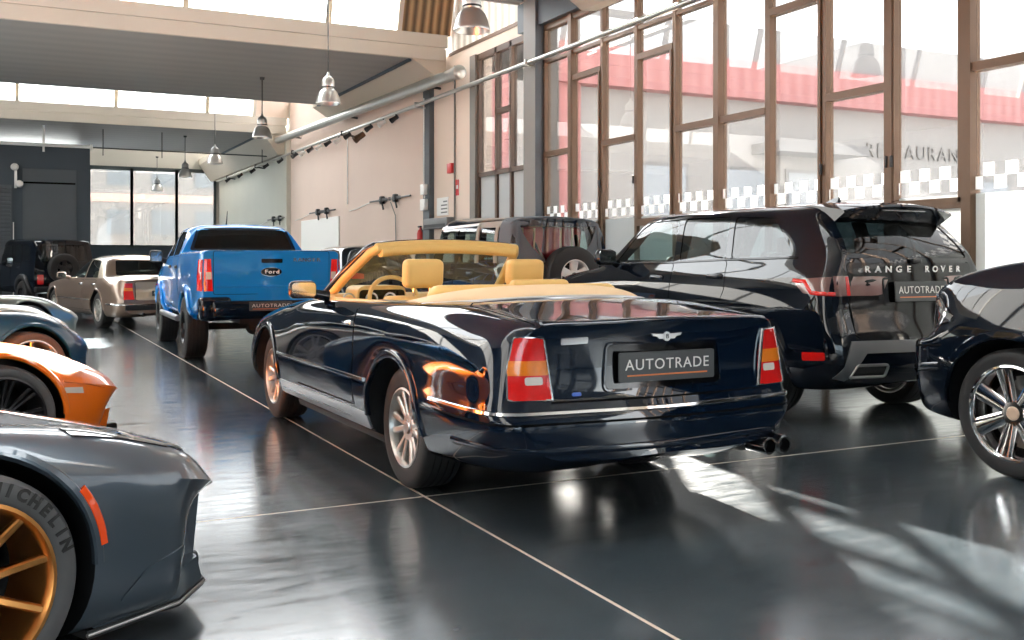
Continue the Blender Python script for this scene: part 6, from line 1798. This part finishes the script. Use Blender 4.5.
def build_fittings():
    # long rail pipe with brackets
    t = thing('wall_pipe', 'long slim grey pipe running the whole right wall above the windows', 'pipe', (8.4, 9.0, 4.94))
    mb = MB(); mb.tube([(0, 0, 0), (0, 37.2, 0)], .046, 14); mb.build('pipe_run', steelg, t, 40)
    for y in (7.1, 12.6, 18.3, 23.8, 29.3, 34.8):
        mb = MB(); mb.tube([(0, y, -.03), (.30, y-.1, -.08)], .025, 8); mb.box((0, y, 0), (.14, .05, .14), .02, 2); mb.build('pipe_bracket', darkst if y > 14 else steelg, t, 40)
    t = thing('duct_pipe', 'thick grey pipe with a capped end, just above the slim wall pipe', 'pipe', (8.28, 18.9, 5.24))
    mb = MB(); mb.tube([(0, 0, 0), (0, 15.5, .26)], .125, 18); mb.build('pipe_run', steelg, t, 40)
    mb = MB(); mb.lathe([(0, -.05), (.10, -.05), (.145, -.02), (.145, .10), (.125, .10)], 20, 'y'); mb.build('pipe_cap', steelg, t, 40)
    for y in (2, 8, 14):
        mb = MB(); mb.tube([(0, y, y*.26/15.5), (.415, y, y*.26/15.5-.04)], .03, 8); mb.build('pipe_bracket', darkst, t, 40)
    # track spotlights under the rail
    def spot(name, lab, y, mat, big, grp):
        t = thing(name, lab, 'spotlight', (8.33, y, 4.80), 0, grp)
        mb = MB(); mb.tube([(0, 0, .09), (-.02, 0, 0)], .016, 8); mb.build('spot_arm', darkst, t, 40)
        k = 1.5 if big else 1
        mb = MB(); mb.lathe([(0, .12*k), (.05*k, .11*k), (.055*k, 0), (.07*k, -.10*k), (.062*k, -.10*k), (.04*k, -.02)], 18, 'z')
        s_ = mb.build('spot_head', mat, t, 40); s_.rotation_euler = (0, R(55), 0); s_.location = (-.05, 0, -.03)
        return t
    proto = None
    ys = [22.8, 24.7, 26.5, 28.4, 30.3, 32.2, 34.1, 36.2, 38.4, 40.7, 43.2]
    for i, y in enumerate(ys):
        lab = 'small dark spotlight under the slim wall pipe above the plaster wall'
        if proto is None: proto = spot('track_spotlight', lab, y, darkst, False, 'dark spotlights along the wall pipe')
        else: clone(proto, (8.33, y, 4.80))
    proto = None
    for i, y in enumerate([23.7, 27.45, 29.35, 31.25]):
        lab = 'small white spotlight under the slim wall pipe above the plaster wall'
        if proto is None: proto = spot('track_spotlight', lab, y, white_p, False, 'white spotlights along the wall pipe')
        else: clone(proto, (8.33, y, 4.78))
    sp = spot('track_spotlight', 'larger bronze spotlight hanging lower than the others from the wall pipe', 25.5, bronze, True, None); sp.location.z = 4.66
    # pendant lamps
    L = [(5.30, 11.7, 5.75, 'largest bell pendant lamp, nearest, hanging at the top of the photo beside the corrugated sheet'),
         (5.36, 18.35, 8.2, 'second nearest bell pendant lamp, in front of the first grey soffit'),
         (5.43, 24.13, 5.75, 'third bell pendant lamp, hanging under the first grey soffit'),
         (5.60, 31.2, 8.0, 'fourth bell pendant lamp, below the far glazed roof strip'),
         (5.55, 36.6, 5.75, 'fifth bell pendant lamp, before the far right rear pane'),
         (5.60, 44.4, 5.75, 'smallest and furthest bell pendant lamp, before the middle rear pane')]
    for i, (x, y, zt, lab) in enumerate(L):
        t = thing('pendant_lamp', lab, 'lamp', (x, y, 4.3), 0, 'bell pendant lamps in one row')
        sh_m = alu
        mb = MB(); mb.lathe([(.232, 0), (.236, .02), (.225, .05), (.205, .13), (.17, .22), (.125, .27), (.10, .285), (.095, .28), (.12, .262), (.16, .21), (.195, .125), (.215, .045), (.226, .015)], 40, 'z', close=True)
        mb.build('lamp_shade', sh_m, t, 50)
        mb = MB(); mb.lathe([(.10, .275), (.118, .31), (.118, .43), (.10, .47), (.06, .51), (.03, .54), (.02, .60), (0, .60)], 28, 'z')
        mb.build('lamp_housing', alu if i < 3 else pr('lamp_grey', (.25, .25, .25), .4, .4), t, 50)
        mb = MB(); mb.lathe([(.118, .30), (.124, .305), (.124, .32), (.118, .325)], 28, 'z', close=True); mb.build('housing_band', darkst, t, 50)
        mb = MB(); mb.tube([(0, 0, .58), (0, 0, zt-4.3)], .012, 8); mb.build('lamp_cord', darkst, t, 40)
        mb = MB(); mb.lathe([(0, zt-4.3-.06), (.05, zt-4.3-.06), (.06, zt-4.3)], 16, 'z'); mb.build('ceiling_rose', darkst, t, 40)
        mb = MB(); mb.lathe([(0, .04), (.04, .045), (.05, .10), (.03, .2)], 18, 'z'); mb.build('lamp_bulb', white_p, t, 50)
    # white rail and tie rod over the partition
    t = thing('white_rail', 'white horizontal rail along the top of the slate partition', 'rail', (2.45, 35.85, 5.12))
    mb = MB(); mb.tube([(0, 0, 0), (-9, 0, 0)], .055, 10); mb.build('rail_tube', white_p, t, 40)
    mb = MB(); mb.lathe([(0, -.03), (.09, -.03), (.09, .05), (0, .05)], 14, 'x'); mb.build('rail_end', white_p, t, 40)
    for x in (-1.42,):
        mb = MB(); mb.tube([(x, 0, -.22), (x, 0, .63)], .035, 8); mb.build('rail_hanger', white_p, t, 40)
    t = thing('tie_rod', 'thin dark horizontal rod hanging below the far soffit', 'rod', (2.5, 36.0, 5.12))
    mb = MB(); mb.tube([(0, 0, 0), (5.9, 0, -.02)], .022, 8); mb.build('rod', darkst, t, 40)
    for x in (.33, 2.2, 5.6):
        mb = MB(); mb.tube([(x, 0, -.25), (x, 0, .63)], .016, 8); mb.build('rod_hanger', darkst, t, 40)
    t = thing('wall_floodlight', 'white double floodlight on the slate partition', 'lamp', (.22, 35.8, 4.05))
    mb = MB(); mb.boxx(-.04, .04, .05, .2, -.35, .35, .01, 2); mb.build('mount_bar', white_p, t, 30)
    for z, x in ((.32, -.03), (-.22, .10)):
        mb = MB(); mb.lathe([(0, -.12), (.09, -.10), (.12, .05), (0, .05)], 18, 'y'); h = mb.build('flood_head', white_p, t, 40); h.location = (x, -.02, z)
    # tool rails on the pink wall
    def rail(lab, y0, y1, z, knobs):
        t = thing('wall_rail', lab, 'rail', (8.62, y0, z))
        mb = MB(); mb.tube([(0, 0, 0), (0, y1-y0, 0)], .022, 8); mb.build('rail_bar', darkst, t, 40)
        for f_ in knobs:
            y = (y1-y0)*f_
            mb = MB(); mb.box((0, y, 0), (.12, .16, .20), .03, 2); mb.tube([(0, y, -.08), (-.03, y-.18, -.24)], .025, 8); mb.build('rail_clamp', plastic, t, 40)
        for i in range(7):
            y = (y1-y0)*(.25+.08*i)
            mb = MB(); mb.box((0, y, 0), (.07, .07, .09), .02, 2); mb.build('rail_clip', skid, t, 40)
        mb = MB(); mb.tube([(.03, (y1-y0), 0), (.05, y1-y0+1.3, -.12), (.06, y1-y0+2.0, -.15)], .012, 8); mb.build('rail_cable', white_p, t, 40)
    rail('nearest dark rail with clamps on the pink wall', 22.6, 25.6, 2.93, (.35, .68))
    rail('middle dark rail with clamps above the white wall board', 28.8, 31.6, 2.88, (.32, .66))
    rail('furthest dark rail with clamps on the sage wall', 34.8, 37.4, 2.88, (.3, .65))
    mb = MB(); mb.boxx(8.66, 8.70, 28.6, 32.8, .9, 2.68, .01, 1)
    tag(mb.build('wall_board', white_p, None), 'plain white board fixed low on the pink wall', 'board')
    def conduit(lab, pts, r=.018, m=white_p):
        mb = MB(); mb.tube(pts, r, 8); tag(mb.build('wall_conduit', m, None, 40), lab, 'conduit')
    conduit('thin vertical conduit down the pink wall to the nearest rail', [(8.67, 27.75, 4.9), (8.67, 27.75, 2.98)])
    conduit('thin vertical conduit on the beige wall beside the red boxes', [(8.67, 20.05, 5.6), (8.67, 20.05, 1.2)], .02, colgrey)
    conduit('grey cable dropping from a clamp of the nearest rail', [(8.62, 24.0, 2.85), (8.66, 23.75, 2.5), (8.67, 23.7, 1.0)], .012, skid)
    mb = MB(); mb.boxx(8.72-.10, 8.70, 20.12, 20.38, 3.28, 3.50, .015, 2); tag(mb.build('alarm_box', redp, None, 30), 'small red alarm box high on the beige wall', 'box')
    mb = MB(); mb.boxx(8.685, 8.70, 19.88, 20.02, 2.78, 3.12); s_ = tag(mb.build('fire_sign', redp, None), 'narrow red sign on the beige wall below the alarm box', 'sign')
    mb = MB(); mb.boxx(8.682, 8.686, 19.90, 20.0, 2.92, 3.0); mb.build('sign_symbol', badge_w, s_)
    mb = MB(); mb.boxx(8.685, 8.70, 20.45, 21.1, 2.38, 2.78); s_ = tag(mb.build('notice_sheet', white_p, None), 'pale notice sheet with dark lines on the beige wall', 'notice')
    mb = MB()
    for k, (a, b) in enumerate(((20.5, 20.72), (20.5, 20.85), (20.5, 20.85), (20.5, 20.85))): mb.boxx(8.682, 8.686, a, b, 2.70-k*.08-.03, 2.70-k*.08)
    mb.build('notice_lines', skid, s_)
    t = thing('wall_heater', 'dark grey wall unit on the beige wall under the notice', 'heater', (8.60, 20.8, 2.20))
    mb = MB(); mb.boxx(-.1, .1, -.7, .7, -.12, .12, .03, 2); mb.build('heater_body', skid, t, 30)
    mb = MB(); mb.boxx(-.108, -.10, -.6, .6, -.09, -.02); mb.build('heater_grille', plastic, t)
    t = thing('junction_box', 'white junction boxes with cables on the slate column', 'box', (8.534, 21.5, 2.9))
    mb = MB(); mb.boxx(-.05, .042, -.12, .12, -.02, .22, .01, 2); mb.build('box_upper', white_p, t, 30)
    mb = MB(); mb.boxx(-.05, .04, -.14, .14, -.38, -.12, .01, 2); mb.build('box_lower', white_p, t, 30)
    mb = MB(); mb.tube([(0, .02, .2), (0, .02, 2.2)], .015, 8); mb.tube([(0, -.03, -.1), (0, -.03, -.02)], .015, 8); mb.build('box_cable', white_p, t, 40)
    t = thing('fire_extinguisher', 'red fire extinguisher on the pink wall beside the slate column', 'extinguisher', (8.612, 21.9, 1.5))
    mb = MB(); mb.lathe([(0, -.02), (.085, 0), (.09, .03), (.09, .50), (.07, .57), (.03, .60), (.03, .64), (0, .64)], 24, 'z'); mb.build('cylinder', redp, t, 40)
    mb = MB(); mb.box((-.02, .02, .66), (.05, .16, .04), .01, 2); mb.build('valve_lever', plastic, t, 30)
    mb = MB(); mb.tube([(0, -.04, .62), (0, -.14, .52), (0, -.13, .2)], .014, 8); mb.build('hose', plastic, t, 40)

def clone(src, loc, label=None):
    c = src.copy(); COL.objects.link(c); c.location = loc
    if label: c['label'] = label
    for ch in list(src.children):
        d = ch.copy(); COL.objects.link(d); d.parent = c
        for g in ch.children:
            e = g.copy(); COL.objects.link(e); e.parent = d
    return c

def build_outside():
    mb = MB(); mb.boxx(9.0, 70, -40, 90, -.25, -.05); tag(mb.build('outside_ground', asphalt, None), 'pale paved yard outside the long window', 'ground', None, 'structure')
    mb = MB(); mb.boxx(-20, 9.0, 47.8, 120, -.25, -.05); tag(mb.build('outside_ground', asphalt, None), 'pale paved yard outside the rear panes', 'ground', None, 'structure')
    t = thing('restaurant_building', 'pale restaurant building with a red roof band, seen through the long window', 'building', (26, 24, 0))
    wl = plaster('outside_render', (.42, .415, .41)); gy = pr('outside_grey', (.30, .30, .305), .7)
    rb = stripes('red_sheet_band', (.44, .19, .19), (.50, .25, .25), 'X', 2.0, .6)
    mb = MB(); mb.boxx(-16, 24, 0, 10, 0, 6.2); mb.build('facade', wl, t)
    mb = MB(); mb.boxx(-13, 24, -.5, 0, 6.2, 7.3); mb.build('red_band', rb, t)
    mb = MB(); mb.boxx(-14, 24, -.2, 10, 7.3, 8.4); mb.build('parapet', gy, t)
    for a, b in ((-15.2, -14.2), (-12.7, -12.0)):
        mb = MB(); mb.boxx(a, b, -.3, 0, 0, 6.3); mb.build('red_pier', rb, t)
    for x in (-10, -7, -4.5, 4, 9, 14):
        mb = MB(); mb.boxx(x, x+1.8, -.05, .02, .6, 4.2); w = mb.build('shop_window', gy, t)
        mb = MB(); mb.boxx(x+.1, x+1.7, -.07, -.05, .7, 4.1); mb.build('shop_pane', pr('outside_pane', (.42, .46, .50), .15), w)
    mb = MB(); mb.boxx(-5.8, -2.2, -1.2, 0, 4.6, 4.9); mb.build('awning', gy, t)
    text_obj('shop_lettering', 'RESTAURANTE', .66, .02, pr('outside_lettering', (.32, .315, .31), .7), t, Matrix.Translation((1.5, -.04, 4.95)) @ Matrix.Rotation(PI/2, 4, 'X'), 1.25)
    t = thing('street_building', 'pale building with rows of windows beyond the rear panes', 'building', (8, 66, 0))
    mb = MB(); mb.boxx(-16, 14, 0, 8, 0, 12); mb.build('facade', plaster('street_render', (.36, .36, .355)), t)
    for z in (3.0, 6.0):
        for x in (-8, -5.4, -2.6, 0, 2.6, 5.2):
            mb = MB(); mb.boxx(x, x+1.5, -.05, .02, z, z+1.5); mb.build('building_window', pr('street_pane', (.24, .28, .31), .3), t)
    mb = MB(); mb.boxx(-16, 14, -.06, .02, 5.0, 5.5); mb.build('facade_band', pr('outside_pink', (.78, .55, .48), .7), t)
    mb = MB(); mb.hull8([(4.2, -.3, 6.0), (7.0, -.3, 7.2), (7.0, -.1, 7.2), (4.2, -.1, 6.0)], [(4.2, -.3, 6.25), (7.0, -.3, 7.5), (7.0, -.1, 7.5), (4.2, -.1, 6.25)]); mb.build('red_verge', rb, t)

def build_light():
    w = bpy.data.worlds.new('daylight'); SC.world = w; w.use_nodes = True
    bg = w.node_tree.nodes['Background']
    bg.inputs[0].default_value = (.97, .985, 1.0, 1); bg.inputs[1].default_value = WORLD
    l = bpy.data.lights.new('sun', 'SUN'); l.energy = SUN; l.angle = R(.6); l.color = (1, .95, .86)
    o = bpy.data.objects.new('sun', l); COL.objects.link(o)
    e = R(SUN_EL); h = Vector(SUN_DIR).normalized()
    d = Vector((h.x*math.cos(e), h.y*math.cos(e), -math.sin(e)))
    o.rotation_euler = d.to_track_quat('-Z', 'Y').to_euler()
    o.location = (20, 30, 20)

WORLD, SUN, SUN_EL, SUN_DIR = 4.2, 95.0, 25.0, (-.49, -.87)
def build_scene():
    build_room(); build_long_window(); build_fittings(); build_outside(); build_light()
build_scene()
vs.exposure = 1.42
build_convertible(); build_luxury_suv(); build_pickup(); full_suv(); open_offroader('soft'); open_offroader('boxy'); saloon(); estate(); left_rank()
